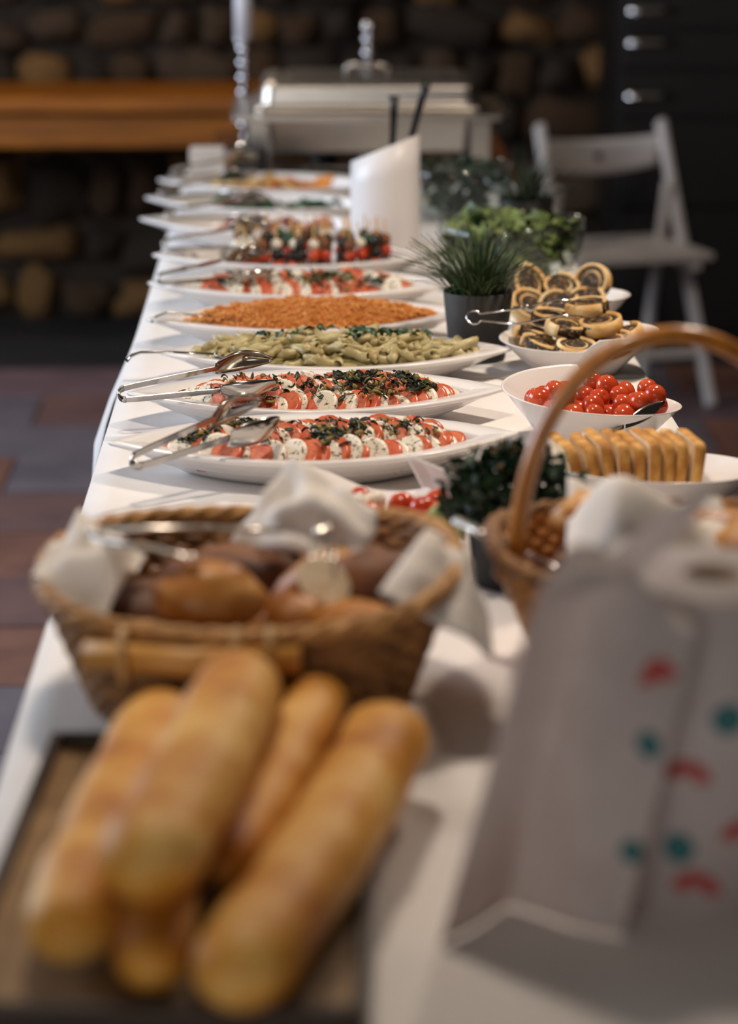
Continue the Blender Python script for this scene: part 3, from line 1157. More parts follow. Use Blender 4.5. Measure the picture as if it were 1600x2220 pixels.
# wire tongs on the pastry
t = thing('wire_tongs', 'thin wire tongs with a looped end on the pastry swirls', 'tongs', (0, 0, 0))
ex, ey, ez = .242, 3.635, .834
for s, tipz in ((1, .848), (-1, .832)):
    pts = [(ex + .018, ey + .006 * s, ez + .004 * s), (ex + .07, ey + .012 * s + .004, ez + .009 * s), (ex + .13, ey + .018 * s + .01, ez + .008 * s + .012), (ex + .185, ey + .012 * s + .012, tipz)]
    MB().tube(pts, .0016, 6).build('wire_arm', 'chrome', t)
lp = []
for k in range(15):
    a = R(35) + (2 * PI - R(70)) * k / 14
    lp.append((ex + .008 + .0105 * math.cos(a), ey + .007 * math.sin(a), ez + .0085 * math.sin(a)))
MB().tube([(ex + .018, ey + .006, ez + .004)] + lp + [(ex + .018, ey - .006, ez - .004)], .0016, 6).build('wire_loop', 'chrome', t)
t = thing('steel_spatula', 'narrow steel server laid across the pastry swirls', 'server', (0, 0, 0))
MB().tube([(.345, 3.69, .842), (.385, 3.69, .846), (.435, 3.695, .846), (.455, 3.70, .844)], [.002, .008, .009, .003], 8, flat=.15).build('blade', 'steel', t)
MB().tube([(.345, 3.69, .842), (.31, 3.685, .838)], .002, 6).build('handle', 'steel', t)

# toast slices
m = MB()
hw_, hh_, th_ = .046, .036, .0068


def rrect(hx, hy, r, n=5):
    P = []
    for cx, cy, a0 in ((hx - r, hy - r, 0), (-(hx - r), hy - r, 90), (-(hx - r), -(hy - r), 180), (hx - r, -(hy - r), 270)):
        for k in range(n + 1):
            a = R(a0 + 90 * k / n)
            P.append((cx + r * math.cos(a), cy + r * math.sin(a)))
    return P


out = rrect(hw_, hh_, .012)
rings_ = []
for s, d in ((.93, -1), (1, -.7), (1, .7), (.93, 1)):
    rings_.append([(d * th_, x * s, y * s + hh_) for x, y in out])
m.cur = 1
m.rings(rings_, False, False)
m.cur = 0
m.add(rings_[0], [tuple(reversed(range(len(out))))])
m.add(rings_[-1], [tuple(range(len(out)))])
toast_me = m.mesh('toast_slice', ['toast_crumb', 'toast_crust'])
rr = random.Random(3)
ORD = ['leftmost', 'second', 'third', 'fourth', 'middle fifth', 'sixth', 'seventh', 'eighth', 'rightmost']
for i in range(9):
    inst('toast_slice', toast_me, (.318 + i * .0155, 2.880 + rr.uniform(-.004, .004), TT + .013 + rr.uniform(0, .002)), (rr.uniform(-.03, .03), R((-16, -9, -7, -4, -2, 0, 1, 3, 7)[i]), R(9) + rr.uniform(-.05, .05)), (.96, 1, rr.uniform(.96, 1.03)),
         label='upright golden toast slice, %s from the left in the white bowl' % ORD[i] if i not in (0, 8) else '%s upright golden toast slice in the white bowl' % ORD[i], cat='toast', group='toast slices in the bowl')


# ================================================================== PLANTS
def potted_grass(x, y, r, h, label, potm, grm, n, bl, seed, spread=.35, cat='plant'):
    rr = random.Random(seed)
    t = thing('potted_grass', label, cat, (x, y, TT))
    MB().lathe([(r * .78, 0), (r * .8, .001), (r, h), (r * .985, h + .001), (r * .93, h), (r * .92, h * .86), (.001, h * .86)], 40).build('pot', potm, t)
    MB().lathe([(.0, h * .9), (r * .9, h * .88), (r * .9, h * .84), (0.001, h * .84)], 24).build('soil', 'soil', t)
    me = []
    for v in range(5):
        b = MB()
        bend = .06 + .17 * v
        w = .0021
        L_ = []
        for j in range(6):
            q = j / 5
            L_.append((bend * q * q * bl, q * bl * (1 - .25 * bend * q)))
        V = []
        for j, (px, pz) in enumerate(L_):
            ww = w * (1 - (j / 5) ** 2) + .0002
            V += [(px, -ww, pz), (px + .0008, 0, pz), (px, ww, pz)]
        F = []
        for j in range(5):
            a = j * 3
            F += [(a, a + 1, a + 4, a + 3), (a + 1, a + 2, a + 5, a + 4)]
        b.add(V, F)
        me.append(b.mesh('blade', grm))
    for i in range(n):
        a, q = rr.uniform(0, 2 * PI), math.sqrt(rr.random())
        k = min(4, int(q * 5 * rr.uniform(.5, 1.1)))
        s = rr.uniform(.65, 1.08)
        inst('blade', me[k], (q * r * .72 * math.cos(a), q * r * .72 * math.sin(a), h * .86), (0, spread * q * rr.uniform(.2, 1.1), a + rr.uniform(-.6, .6)), (s, s, s), parent=t) 
    return t


potted_grass(.263, 3.745, .0515, .100, 'green grass plant in a dark grey pot beside the pastry bowl', 'pot_grey', 'grass', 250, .112, 2, .5)
potted_grass(.425, 4.80, .052, .085, 'dark grass plant standing behind the salad bowl', 'pot_black', 'grass_dark', 120, .105, 5, .9)

# herb pot between the baskets
t = thing('potted_herb', 'bushy dark green herb in a black pot between the bread baskets', 'plant', (.222, 2.585, TT))
MB().lathe([(.040, 0), (.041, .001), (.052, .085), (.050, .086), (.048, .078), (.001, .078)], 36).build('pot', 'pot_black', t)
rr = random.Random(12)
b = MB()
lm = []
for i in range(1300):
    a, q = rr.uniform(0, 2 * PI), rr.random() ** .5
    el = rr.uniform(-.35, 1)
    rad = .074 * (.45 + .55 * rr.random())
    x, y, z = rad * math.cos(a) * math.cos(el * 1.3), rad * .8 * math.sin(a) * math.cos(el * 1.3), .085 + .050 * math.sin(el * 1.3) + rr.uniform(-.008, .008)
    ln, w = rr.uniform(.008, .02), rr.uniform(.003, .008)
    d = Vector((rr.gauss(x * 12, .6), rr.gauss(y * 12, .6), rr.gauss(.5, .6))).normalized()
    sd = d.cross(Vector((rr.uniform(-1, 1), rr.uniform(-1, 1), rr.uniform(-1, 1)))).normalized()
    p = Vector((x, y, z))
    b.add([p, p + d * ln * .5 + sd * w, p + d * ln, p + d * ln * .5 - sd * w], [(0, 1, 2, 3)])
b.build('foliage', 'herb', t)['kind'] = 'stuff'
for i in range(9):
    a = i * .7
    MB().tube([(.012 * math.cos(a), .012 * math.sin(a), .076), (.035 * math.cos(a), .03 * math.sin(a), .12)], .0012, 5).build('stem', 'herb', t)
b = MB()
for i in range(60):
    b.blob((rr.gauss(-.012, .018), rr.gauss(.02, .014), .134 + rr.uniform(-.006, .008)), .003, .003, .003, 6, 4)
b.build('seed_heads', 'herb_brown', t)['kind'] = 'stuff'


# ================================================================== SALAD BOWLS (glass)
def glass_bowl(x, y, r, h, label, leaves, grp, lmesh, n, seed, name='salad_bowl'):
    m = MB()
    po, pi_ = [], []
    for k in range(9):
        q = k / 8
        a = q * PI / 2
        po.append((r * (.42 + .58 * math.sin(a)), h * (1 - math.cos(a)) if k else 0))
    for k in range(8, -1, -1):
        q = k / 8
        a = q * PI / 2
        pi_.append(((r - .0028) * (.42 + .58 * math.sin(a)), .004 + (h - .004) * (1 - math.cos(a)) + (.0005 if k == 8 else 0)))
    m.lathe(po + pi_ + [(.001, .004)], 56)
    o = m.build(name, 'glass')
    o.location = (x, y, TT)
    tag(o, label, 'bowl')
    rr = random.Random(seed)
    for i in range(n):
        q, a = math.sqrt(rr.random()) * .92, rr.uniform(0, 2 * PI)
        f = rr.random() ** .85
        z = h * .10 + h * .86 * f
        rad = (r * (.40 + .60 * math.sin(min(1, .15 + f) * PI / 2)) - .014) * q
        top = h * .10 * (1 - q * q) * f
        s = rr.uniform(.7, 1.15)
        inst('lettuce_leaf', rr.choice(lmesh), (x + rad * math.cos(a), y + rad * math.sin(a), TT + z + top), (rr.uniform(-.6, .6), rr.uniform(-.6, .6), rr.uniform(0, 6)), (s, s, s),
             label=leaves, cat='lettuce leaf', group=grp)


let_me = [leaf_mesh('lettuce_leaf', .066, .05, 'lettuce', .35, .5, .22, i, 9, 7) for i in range(4)]
drk_me = [leaf_mesh('lettuce_leaf', .05, .03, 'grass_dark', .35, .5, .2, i + 9, 8, 6) for i in range(3)]
glass_bowl(.362, 4.365, .128, .112, 'large clear glass bowl of green salad behind the pastry', 'curly green lettuce leaf in the large glass salad bowl', 'lettuce in the large glass bowl', let_me, 280, 3)
glass_bowl(.315, 5.12, .110, .110, 'clear glass bowl of dark leaves right of the white jug', 'dark green leaf in the glass bowl behind the jug', 'dark leaves in the glass bowl', drk_me, 90, 4)

# ================================================================== WHITE JUG WITH LADLES
jx, jy = .157, 4.665
t = thing('utensil_jug', 'tall white jug with a slanted mouth holding ladles', 'jug', (jx, jy, TT))
m = MB()
n = 40
JH = .196
rg = []
tan_sl = .46
for q, r in ((0, .061), (.02, .0635), (.4, .0635), (.75, .063), (1, .062)):
    rg.append([(r * math.cos(2 * PI * k / n), r * math.sin(2 * PI * k / n), q * (JH + (tan_sl * .055 * math.cos(2 * PI * k / n + .35) if q > 0 else 0))) for k in range(n)])
for q, r in ((1.0, .0585), (.5, .059), (.03, .059)):
    rg.append([(r * math.cos(2 * PI * k / n), r * math.sin(2 * PI * k / n), q * (JH + tan_sl * .055 * math.cos(2 * PI * k / n + .35))) for k in range(n)])
m.rings(rg)
m.build('body', 'jug_white', t)
for (pts, lab) in ((((.0, -.02, .01), (.012, -.01, .16), (.016, 0, .29)), 'black handled ladle standing upright in the white jug'),
                   (((.0, .015, .01), (.036, .012, .17), (.075, .010, .315)), 'black handled ladle leaning right in the white jug')):
    u = thing('ladle', lab, 'ladle', (jx, jy, TT))
    P = [Vector(p) for p in pts]
    MB().tube([P[0] + Vector((0, 0, .02)), P[1], P[1].lerp(P[2], .35)], .0035, 8).build('steel_shaft', 'steel', u)
    MB().tube([P[1].lerp(P[2], .3), P[1].lerp(P[2], .85), P[2]], [.006, .007, .0095], 8).build('handle', 'black_plastic', u)
    MB().blob(P[0] + Vector((0, 0, .026)), .018, .018, .014, 14, 8).build('ladle_bowl', 'steel', u)


# ================================================================== CHAFING DISH
def rr3(cx, cy, hx, hy, r, z):
    return [(cx + x, cy + y, z) for x, y in rrect(hx, hy, r, 4)]


ct = thing('chafing_dish', 'stainless steel chafing dish with closed lid at the table end', 'chafing dish', (.158, 5.90, TT))
m = MB()
m.rings([rr3(0, 0, .292, .205, .02, .128), rr3(0, 0, .305, .218, .02, .131), rr3(0, 0, .305, .218, .02, .141), rr3(0, 0, .255, .168, .03, .144), rr3(0, 0, .25, .165, .03, .13)], False, False)
m.build('frame_rail', 'steel_brushed', ct, False)
m = MB()
m.rings([rr3(0, 0, .225, .150, .03, .050), rr3(0, 0, .235, .158, .03, .056), rr3(0, 0, .245, .165, .03, .138)], True, False)
m.build('water_pan', 'steel_brushed', ct, False)
m = MB()
m.rings([rr3(0, 0, .258, .178, .03, .146), rr3(0, 0, .258, .178, .03, .155), rr3(0, 0, .242, .162, .03, .160), rr3(0, 0, .2405, .1605, .03, .178), rr3(0, 0, .239, .159, .03, .198), rr3(0, 0, .228, .146, .03, .209), rr3(0, 0, .20, .115, .03, .214), rr3(0, 0, .19, .105, .03, .210), rr3(0, 0, .18, .095, .03, .213)], True, True)
lid = m.build('lid', 'steel_brushed', ct, False, bevel=.003)
MB().tube([(-.05, .0, .213), (-.045, 0, .232), (.045, 0, .232), (.05, 0, .213)], .006, 8).build('lid_handle', 'steel', lid)
for sx in (-1, 1):
    for sy in (-1, 1):
        MB().box(sx * .245 - .022, sx * .245 + .022, sy * .19 - .006, sy * .19 + .006, 0, .128).build('leg', 'steel_brushed', ct, False, bevel=.002)
MB().box(-.245, .245, -.18, .18, .020, .026).build('burner_shelf', 'steel', ct, False)
for sx in (-.1, .1):
    MB().lathe([(.03, .026), (.032, .028), (.032, .048), (.02, .050)], 20, sx, 0).build('fuel_burner', 'dark_bowl', ct)


# candlesticks
def candlestick(x, y, prof, label, candle=None):
    t = thing('candlestick', label, 'candlestick', (x, y, TT))
    MB().lathe(prof, 24).build('stem', 'chrome', t)
    if candle:
        r, z0, z1 = candle
        c = MB().lathe([(r, z0), (r, z1), (r * .4, z1 + .004)], 20).build('candle', 'candle', t)
        MB().tube([(0, 0, z1), (0, 0, z1 + .012)], .0012, 5).build('wick', 'black_plastic', c)
    return t


def beads(zs, r, neck=.008):
    P = [(.045, 0), (.047, .004), (.03, .012), (neck, .03)]
    for zc in zs:
        for k in range(7):
            a = PI * k / 6
            P.append((neck + (r - neck) * math.sin(a), zc - r * .62 * math.cos(a)))
    return P


candlestick(-.128, 6.24, beads([.06, .10, .137, .172, .207, .24], .019) + [(.014, .25), (.026, .256), (.026, .262), (.005, .263)], 'chrome candlestick with a pale candle left of the chafing dish', (.021, .262, .40))
candlestick(.173, 6.33, beads([.05, .088, .126, .158, .190, .222, .255, .285], .021), 'beaded chrome candlestick right behind the chafing dish')

# napkin stack and dark bowls left of the chafing dish
nap_me = MB().box(-.05, .05, -.045, .045, 0, .0075).mesh('folded_napkin', 'napkin', False)
for i in range(11):
    w = 1.0 if i < 4 else .72
    inst('folded_napkin', nap_me, (-.197 + (0 if i < 4 else .002) + rnd.uniform(-.003, .003), 5.575 + rnd.uniform(-.004, .004), TT + i * .0077), (0, 0, rnd.uniform(-.06, .06)), (w, 1, 1),
         label='white folded napkin in the pile beside the chafing dish', cat='napkin', group='folded napkins by the chafing dish')
bowl_me = MB().lathe([(.018, 0), (.02, 0), (.036, .02), (.040, .034), (.038, .034), (.033, .021), (.016, .006), (.001, .005)], 28).mesh('dark_dish', 'dark_bowl')
for i, (x, y, z) in enumerate([(-.104, 5.585, 0), (-.104, 5.585, .017), (-.102, 5.585, .034), (-.104, 5.585, .051), (-.018, 5.585, 0)]):
    inst('dark_dish', bowl_me, (x, y, TT + z), label=('lowest small dark dish of the stack by the chafing dish', 'second small dark dish from the stack bottom', 'third small dark dish from the stack bottom', 'topmost small dark dish of the stack by the chafing dish', 'single dark grey dish right of the stacked dark dishes')[i], cat='dish', group='dark dishes')


# ================================================================== FOLDING CHAIR
t = thing('folding_chair', 'white wooden folding chair standing behind the table', 'chair', (.862, 6.86, 0.0), R(17))


def chair_leg(name, a, b, w=.042, d=.020):
    MB().bar(a, b, d, w, up=(0, 1, 0)).build(name, 'chair_white', t, False, bevel=.004)


for s in (-1, 1):
    chair_leg('back_leg', (s * .178, .150, .728), (s * .192, -.190, 0.0))
    chair_leg('rear_leg', (s * .160, .055, .57), (s * .165, .200, 0.0), .034, .018)
m = MB()
def sl(u, v):
    x = -.175 + .35 * u
    c = (2 * u - 1) ** 2
    return (x, .145 + .022 * (1 - c) - (.02 if v < .5 else 0) * 0, .602 + (.078 * v) + .010 * c - .016 * (1 - c) * (1 - v))
m.grid(sl, 16, 4)
sl_o = m.build('back_slat', 'chair_white', t, solid=.016)
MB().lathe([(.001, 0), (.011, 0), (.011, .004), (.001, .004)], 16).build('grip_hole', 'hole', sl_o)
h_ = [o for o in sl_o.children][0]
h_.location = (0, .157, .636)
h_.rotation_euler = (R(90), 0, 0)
for k in range(6):
    MB().box(-.19, .19, -.185 + k * .060, -.185 + k * .060 + .052, .396, .414).build('seat_slat', 'chair_white', t, False, bevel=.003)
for s in (-1, 1):
    MB().box(s * .145 - .012, s * .145 + .012, -.175, .165, .369, .396).build('seat_rail', 'chair_white', t, False)
MB().bar((-.188, -.128, .14), (.188, -.128, .14), .018, .026).build('stretcher', 'chair_white', t, False)
MB().bar((-.160, .165, .12), (.160, .165, .12), .018, .026).build('stretcher', 'chair_white', t, False)


# ================================================================== BREAD BASKETS
def superell(th, a, b, n=2.6):
    c, s = math.cos(th), math.sin(th)
    r = (abs(c) ** n + abs(s) ** n) ** (-1 / n)
    return a * r * c, b * r * s


def basket(label, x, y, a, b, ab, bb, hfun, wm, rim_m, rows, nst, rz=0, lining=None):
    t = thing('bread_basket', label, 'basket', (x, y, TT), rz)
    NP = nst * 4
    for j in range(rows):
        q = (j + .5) / rows
        pts = []
        for k in range(NP):
            th = 2 * PI * k / NP
            H = hfun(th)
            aa, bb_ = ab + (a - ab) * q, bb + (b - bb) * q
            px, py = superell(th, aa, bb_)
            off = .0024 * math.cos(th * nst / 1 + (PI if j % 2 else 0))
            r = math.hypot(px, py)
            pts.append((px * (1 + off / r), py * (1 + off / r), .006 + H * q))
        m = MB()
        m.tube(pts, .0052 * (.125 / .125), 6, closed=True)
        m.build('weave_row', wm, t)
    for k in range(nst):
        th = 2 * PI * k / nst
        p0 = superell(th, ab, bb)
        p1 = superell(th, a, b)
        MB().tube([(p0[0], p0[1], .004), (p1[0], p1[1], hfun(th) + .004)], .0026, 5).build('stake', wm, t)
    fl_ = MB()
    fl_.rings([[superell(2 * PI * k / 40, ab * s, bb * s) + (zz,) for k in range(40)] for s, zz in ((1.0, 0.0), (1.0, .006), (.98, .007))])
    fl_.build('base', wm, t)
    for w in range(3):
        pts = []
        for k in range(120):
            th = 2 * PI * k / 120
            px, py = superell(th, a + .002, b + .002)
            ph_ = th * 16 + w * 2 * PI / 3
            r = math.hypot(px, py)
            pts.append((px * (1 + .0045 * math.cos(ph_) / r), py * (1 + .0045 * math.cos(ph_) / r), hfun(th) + .007 + .004 * math.sin(ph_)))
        MB().tube(pts, .0050, 6, closed=True).build('rim_strand', rim_m, t)
    return t


def hL(th):
    # front of the left basket is lower, its corners rise
    c, s = math.cos(th), math.sin(th)
    return .112 + .016 * max(0, c) ** 2 + .008 * max(0, s) + .004 * max(0, -c) - .008 * max(0, -s) ** 2


LB = (-.046, 2.225)
bl = basket('wide wicker basket of bread rolls behind the baguettes', LB[0], LB[1], .182, .168, .138, .120, hL, 'wicker', 'wicker_rim', 14, 40)
# bamboo grip across the front
MB().tube([(-.135, -.175, .099), (-.05, -.186, .095), (.045, -.182, .095)], [.0125, .0125, .0125], 12).build('bamboo_grip', 'bamboo', bl)
for x, yy in ((-.102, -.181), (-.008, -.186), (.02, -.184)):
    ring = [(x, yy + .017 * math.cos(2 * PI * k / 14), .100 + .022 * math.sin(2 * PI * k / 14)) for k in range(14)]
    MB().tube(ring, .0035, 6, closed=True).build('grip_binding', 'binding', bl)


def LBp(x, y, z):
    return (LB[0] + x, LB[1] + y, TT + z)


def roll_obj(name, label, loc, rx, ry, rz_, rot, m, seed, cat='bread roll', group='rolls in the left basket', amp=.12):
    b = MB()
    b.blob((0, 0, 0), rx, ry, rz_, 24, 16, amp, 2.2, seed)
    o = b.build(name, m)
    o.location = loc
    o.rotation_euler = rot
    return tag(o, label, cat, group)


roll_obj('bread_roll', 'large glossy golden roll at the front of the left basket', LBp(-.034, -.060, .112), .050, .038, .034, (0, .1, .25), 'crust_dark', 1)
roll_obj('bread_roll', 'pale roll at the right front of the left basket', LBp(.092, -.092, .092), .040, .034, .026, (0, 0, .4), 'crust', 2)
roll_obj('bread_roll', 'small brown roll squeezed between two rolls in the left basket', LBp(.040, -.070, .090), .028, .034, .030, (0, 0, .2), 'crust_dark', 3)
roll_obj('bread_roll', 'dark rye roll at the right of the left basket', LBp(.112, .0, .108), .045, .038, .030, (0, 0, -.3), 'crust_deep', 4)
roll_obj('bread_roll', 'dark brown roll against the back of the left basket', LBp(-.02, .062, .088), .07, .05, .036, (0, 0, .1), 'crust_deep', 5)
roll_obj('bread_roll', 'dark roll low at the left of the left basket', LBp(-.098, .0, .078), .045, .045, .032, (0, 0, .1), 'crust_deep', 6)
roll_obj('bread_roll', 'brown roll under the others in the left basket middle', LBp(.03, .01, .055), .06, .05, .035, (0, 0, .1), 'crust_dark', 7)
roll_obj('bread_roll', 'brown roll lying at the left front in the left basket', LBp(-.09, -.085, .070), .045, .04, .03, (0, 0, .1), 'crust_dark', 8)
roll_obj('bread_roll', 'brown roll in the back right corner of the left basket', LBp(.088, .07, .095), .05, .045, .032, (0, 0, .1), 'crust_dark', 9)
# cut baguette piece with its white face
t = thing('cut_bread', 'cut bread piece showing its white face in the left basket', 'bread', LBp(.066, -.045, .122), R(20))
n = 20
m = MB()
rg = []
for y, s in ((0, 1.0), (.004, 1.03), (.03, 1.02), (.055, .8), (.066, .4)):
    rg.append([(.029 * s * math.cos(2 * PI * k / n), y, .024 * s * math.sin(2 * PI * k / n)) for k in range(n)])
m.rings(rg, False, True)
m.build('crust', 'crust_dark', t)
MB().add(rg[0], [tuple(range(n))]).build('crumb_face', 'crumb', t, False, solid=.002)
t.rotation_euler = (R(-38), R(10), R(38))


def napkin(name, label, corners, bulge, seed, rip=.006, nu=18, nv=18, fold=None, cat='napkin', m='napkin'):
    A, B, C, D = [Vector(c) for c in corners]
    nr = ((B - A).cross(D - A)).normalized()
    b = MB()

    def fn(u, v):
        p = A * (1 - u) * (1 - v) + B * u * (1 - v) + C * u * v + D * (1 - u) * v
        k = math.sin(PI * u) * math.sin(PI * v)
        p = p + nr * (bulge * k + rip * noise.noise(Vector((u * 3.2 + seed, v * 3.2, seed * 2.1))) * (1 + k))
        if fold:
            p = p + Vector(fold) * max(0, 1 - abs(u - .5) * 3) * max(0, 1 - abs(v - .5) * 2.4)
        return p
    b.grid(fn, nu, nv)
    o = b.build(name, m, solid=.0012)
    return tag(o, label, cat)


# rear napkin standing up in a peak
napkin('paper_napkin', 'white napkin standing in a peak at the back of the left basket',
       [(-.068, 2.335, .868), (.062, 2.255, .862), (.072, 2.30, .905), (-.008, 2.385, .940)], .014, 3, .016)
napkin('paper_napkin', 'white napkin bunched over the left rim of the left basket',
       [(-.236, 2.165, .884), (-.172, 2.120, .858), (-.140, 2.255, .882), (-.205, 2.300, .905)], .020, 6, .020)
napkin('paper_napkin', 'white napkin corner hanging over the right rim of the left basket',
       [(.066, 2.090, .893), (.166, 2.105, .828), (.152, 2.200, .886), (.112, 2.215, .914)], .014, 8, .008)

napkin('paper_napkin', 'white napkin corner standing between the nearest platter and the herb pot',
       [(.119, 2.806, .836), (.180, 2.745, .826), (.182, 2.735, .756), (.158, 2.790, .756)], .003, 5, .002)

# tongs in the left basket
t = thing('bread_tongs', 'pale steel tongs lying across the left bread basket', 'tongs', (0, 0, 0))
e0 = Vector((-.182, 2.205, .914))
for s, e in ((0, (-.018, 2.275, .896)), (1, (-.088, 2.150, .905))):
    e = Vector(e)
    a = e0 + Vector((0, -.004 if s else .004, .003 if not s else -.004))
    pts = [a, a.lerp(e, .55) + Vector((0, 0, .001)), a.lerp(e, .8), e]
    MB().tube(pts, [.0055, .0055, .0055, .005], 8, flat=.5).build('arm', 'steel_brushed', t)
MB().blob(e0, .006, .008, .006, 10, 6).build('hinge_bend', 'steel_brushed', t)
# serving fork lying on the rolls
t = thing('bread_fork', 'pale serving fork lying on the rolls of the left basket', 'fork', (0, 0, 0))
for k in range(4):
    MB().tube([(.012 + k * .006, 2.245, .898), (.010 + k * .0065, 2.215, .890), (.008 + k * .007, 2.19, .880)], .0018, 5).build('tine', 'steel_brushed', t)
MB().tube([(.02, 2.245, .898), (.022, 2.29, .905)], [.010, .004], 8, flat=.25).build('neck', 'steel_brushed', t)

# ---- right basket with the tall handle
RB = (.338, 2.305)


def hR(th):
    return .112 + .004 * math.cos(th * 2)


br = basket('round wicker basket with tall bent handle beside the paper roll', RB[0], RB[1], .158, .150, .112, .105, hR, 'wicker_pale', 'wicker', 14, 36)
m = MB()
hp = []
for k in range(33):
    a = PI * k / 32
    hp.append((-.140 * math.cos(a) * (1 + .0 * math.sin(a)), -.02, .085 + .236 * math.sin(a) ** .8))
m.tube(hp, .0115, 12, flat=.75)
m.build('handle', 'bentwood', br)
for s in (-1, 1):
    MB().tube([(s * .139, -.02, .075), (s * .1405, -.02, .10)], .0105, 10).build('handle_end', 'bentwood', br)
    MB().blob((s * .152, -.036, .106), .010, .010, .012, 12, 8).build('handle_peg', 'bentwood', br)


def RBp(x, y, z):
    return (RB[0] + x, RB[1] + y, TT + z)


roll_obj('bread_roll', 'golden roll at the right of the handled basket', RBp(.092, -.015, .118), .05, .045, .032, (0, 0, .2), 'crust_dark', 11, group='rolls in the handled basket')
roll_obj('bread_roll', 'dark roll at the back of the handled basket', RBp(.05, .07, .10), .06, .05, .035, (0, 0, .2), 'crust_dark', 12, group='rolls in the handled basket')
roll_obj('bread_roll', 'brown roll under the cloth of the handled basket', RBp(-.03, .0, .08), .07, .06, .035, (0, 0, .2), 'crust_dark', 13, group='rolls in the handled basket')
b = MB()
b.tube([(-.085, .06, .118), (-.06, .085, .132)], .021, 14)
o = b.build('bread_stick', 'crust_dark')
o.location = RBp(0, 0, 0)
tag(o, 'brown bread end poking from the handled basket by its handle', 'bread')
napkin('cloth_napkin', 'crumpled white cloth lining the handled basket', [(.235, 2.20, .862), (.40, 2.17, .868), (.405, 2.40, .885), (.258, 2.41, .900)], .030, 4, .026, 26, 26)
t = thing('bread_knife', 'steel knife handle sticking out between the two baskets', 'knife', (0, 0, 0))
MB().tube([(.148, 2.37, .878), (.19, 2.31, .872)], [.006, .007], 8, flat=.6).build('handle', 'steel_brushed', t)
MB().tube([(.19, 2.31, .872), (.26, 2.24, .855)], [.006, .004], 6, flat=.2).build('blade', 'steel', t)

# square white dish with tomatoes behind the left basket
t = None
m = MB()
sq = []
for s, z, up_ in ((.55, 0, 0), (.58, .002, 0), (.95, .036, .02), (1.0, .042, .026), (.97, .042, .026), (.56, .008, 0), (.05, .007, 0)):
    r_ = []
    for k in range(48):
        th = 2 * PI * k / 48
        px, py = superell(th, .118 * s, .088 * s, 6)
        cr = abs(math.sin(2 * th)) ** 3
        r_.append((px, py, z + up_ * cr))
    sq.append(r_)
m.rings(sq)
o = m.build('square_dish', 'ceramic')
o.location = (.080, 2.72, TT)
o.rotation_euler = (0, 0, R(-14))
tag(o, 'white square dish with raised corners behind the left basket', 'dish')
rr = random.Random(8)
big = MB().blob((0, 0, 0), .016, .016, .014, 16, 10).mesh('small_tomato', 'tomato')
mzb = MB().blob((0, 0, 0), .015, .015, .012, 16, 10).mesh('mozzarella_ball', 'mozzarella')
for i in range(26):
    x, y = rr.uniform(-.07, .07), rr.uniform(-.045, .05)
    r_ = rr.random()
    inst('small_tomato' if r_ < .68 else 'mozzarella_ball', big if r_ < .68 else mzb, (.080 + x, 2.72 + y, TT + .024 + (.018 if i % 2 else 0) + rr.uniform(0, .006)), (rr.uniform(-1, 1), rr.uniform(-1, 1), 0),
         label='red tomato in the square dish behind the left basket' if r_ < .68 else 'white mozzarella ball in the square dish behind the left basket',
         cat='tomato' if r_ < .68 else 'mozzarella', group='tomatoes in the square dish' if r_ < .68 else 'mozzarella balls in the square dish')
lp = leaf_mesh('lettuce_leaf', .06, .05, 'lettuce_pale', .35, .5, .2, 3, 9, 7)
inst('lettuce_leaf', lp, (.150, 2.60, .812), (.4, -.9, 1.2), label='pale green lettuce leaf on the edge of the square dish', cat='lettuce leaf')


# ================================================================== TRAY WITH BAGUETTES
t = thing('wooden_tray', 'brown wooden tray with a dark raised edge under the baguettes', 'tray', (-.086, 1.805, TT), R(-3))
hx, hy = .140, .262
MB().box(-hx + .008, hx - .008, -hy + .008, hy - .008, 0, .012).build('tray_base', 'tray_wood', t, False)
for (x0, x1, y0, y1) in ((-hx, -hx + .009, -hy, hy), (hx - .009, hx, -hy, hy), (-hx + .009, hx - .009, -hy, -hy + .009), (-hx + .009, hx - .009, hy - .009, hy)):
    MB().box(x0, x1, y0, y1, 0, .024).build('tray_rim', 'tray_edge', t, False, bevel=.002)


def baguette(label, A, B, r, seed, bendx=0.0, flat=.86):
    A, B = Vector(A), Vector(B)
    d = B - A
    Ln = d.length
    b = MB()
    NS_, n = 40, 22
    x = d.normalized()
    z = Vector((0, 0, 1))
    z = (z - x * z.dot(x)).normalized()
    y = z.cross(x)
    rg = []
    for i in range(NS_ + 1):
        t = i / NS_
        e = min(t, 1 - t) * Ln / (r * 1.35)
        k = math.sqrt(max(0, 1 - (1 - min(1, e)) ** 2)) if e < 1 else 1
        k = max(k, .03)
        k *= 1 + .022 * math.sin(t * Ln * 46 + seed) + .03 * noise.noise(Vector((t * 7, seed, 0)))
        c = A + d * t + y * bendx * math.sin(PI * t)
        ring = []
        for j in range(n):
            a = 2 * PI * j / n
            sl_ = .05 * max(0, math.sin(a)) * math.sin((t * Ln * 70) + a * 1.6 + seed)
            rr_ = r * k * (1 + sl_ * .8)
            ring.append(c + y * math.cos(a) * rr_ + z * math.sin(a) * rr_ * flat)
        rg.append(ring)
    b.rings(rg)
    o = b.build('baguette', 'crust')
    return tag(o, label, 'baguette', 'baguettes on the tray')


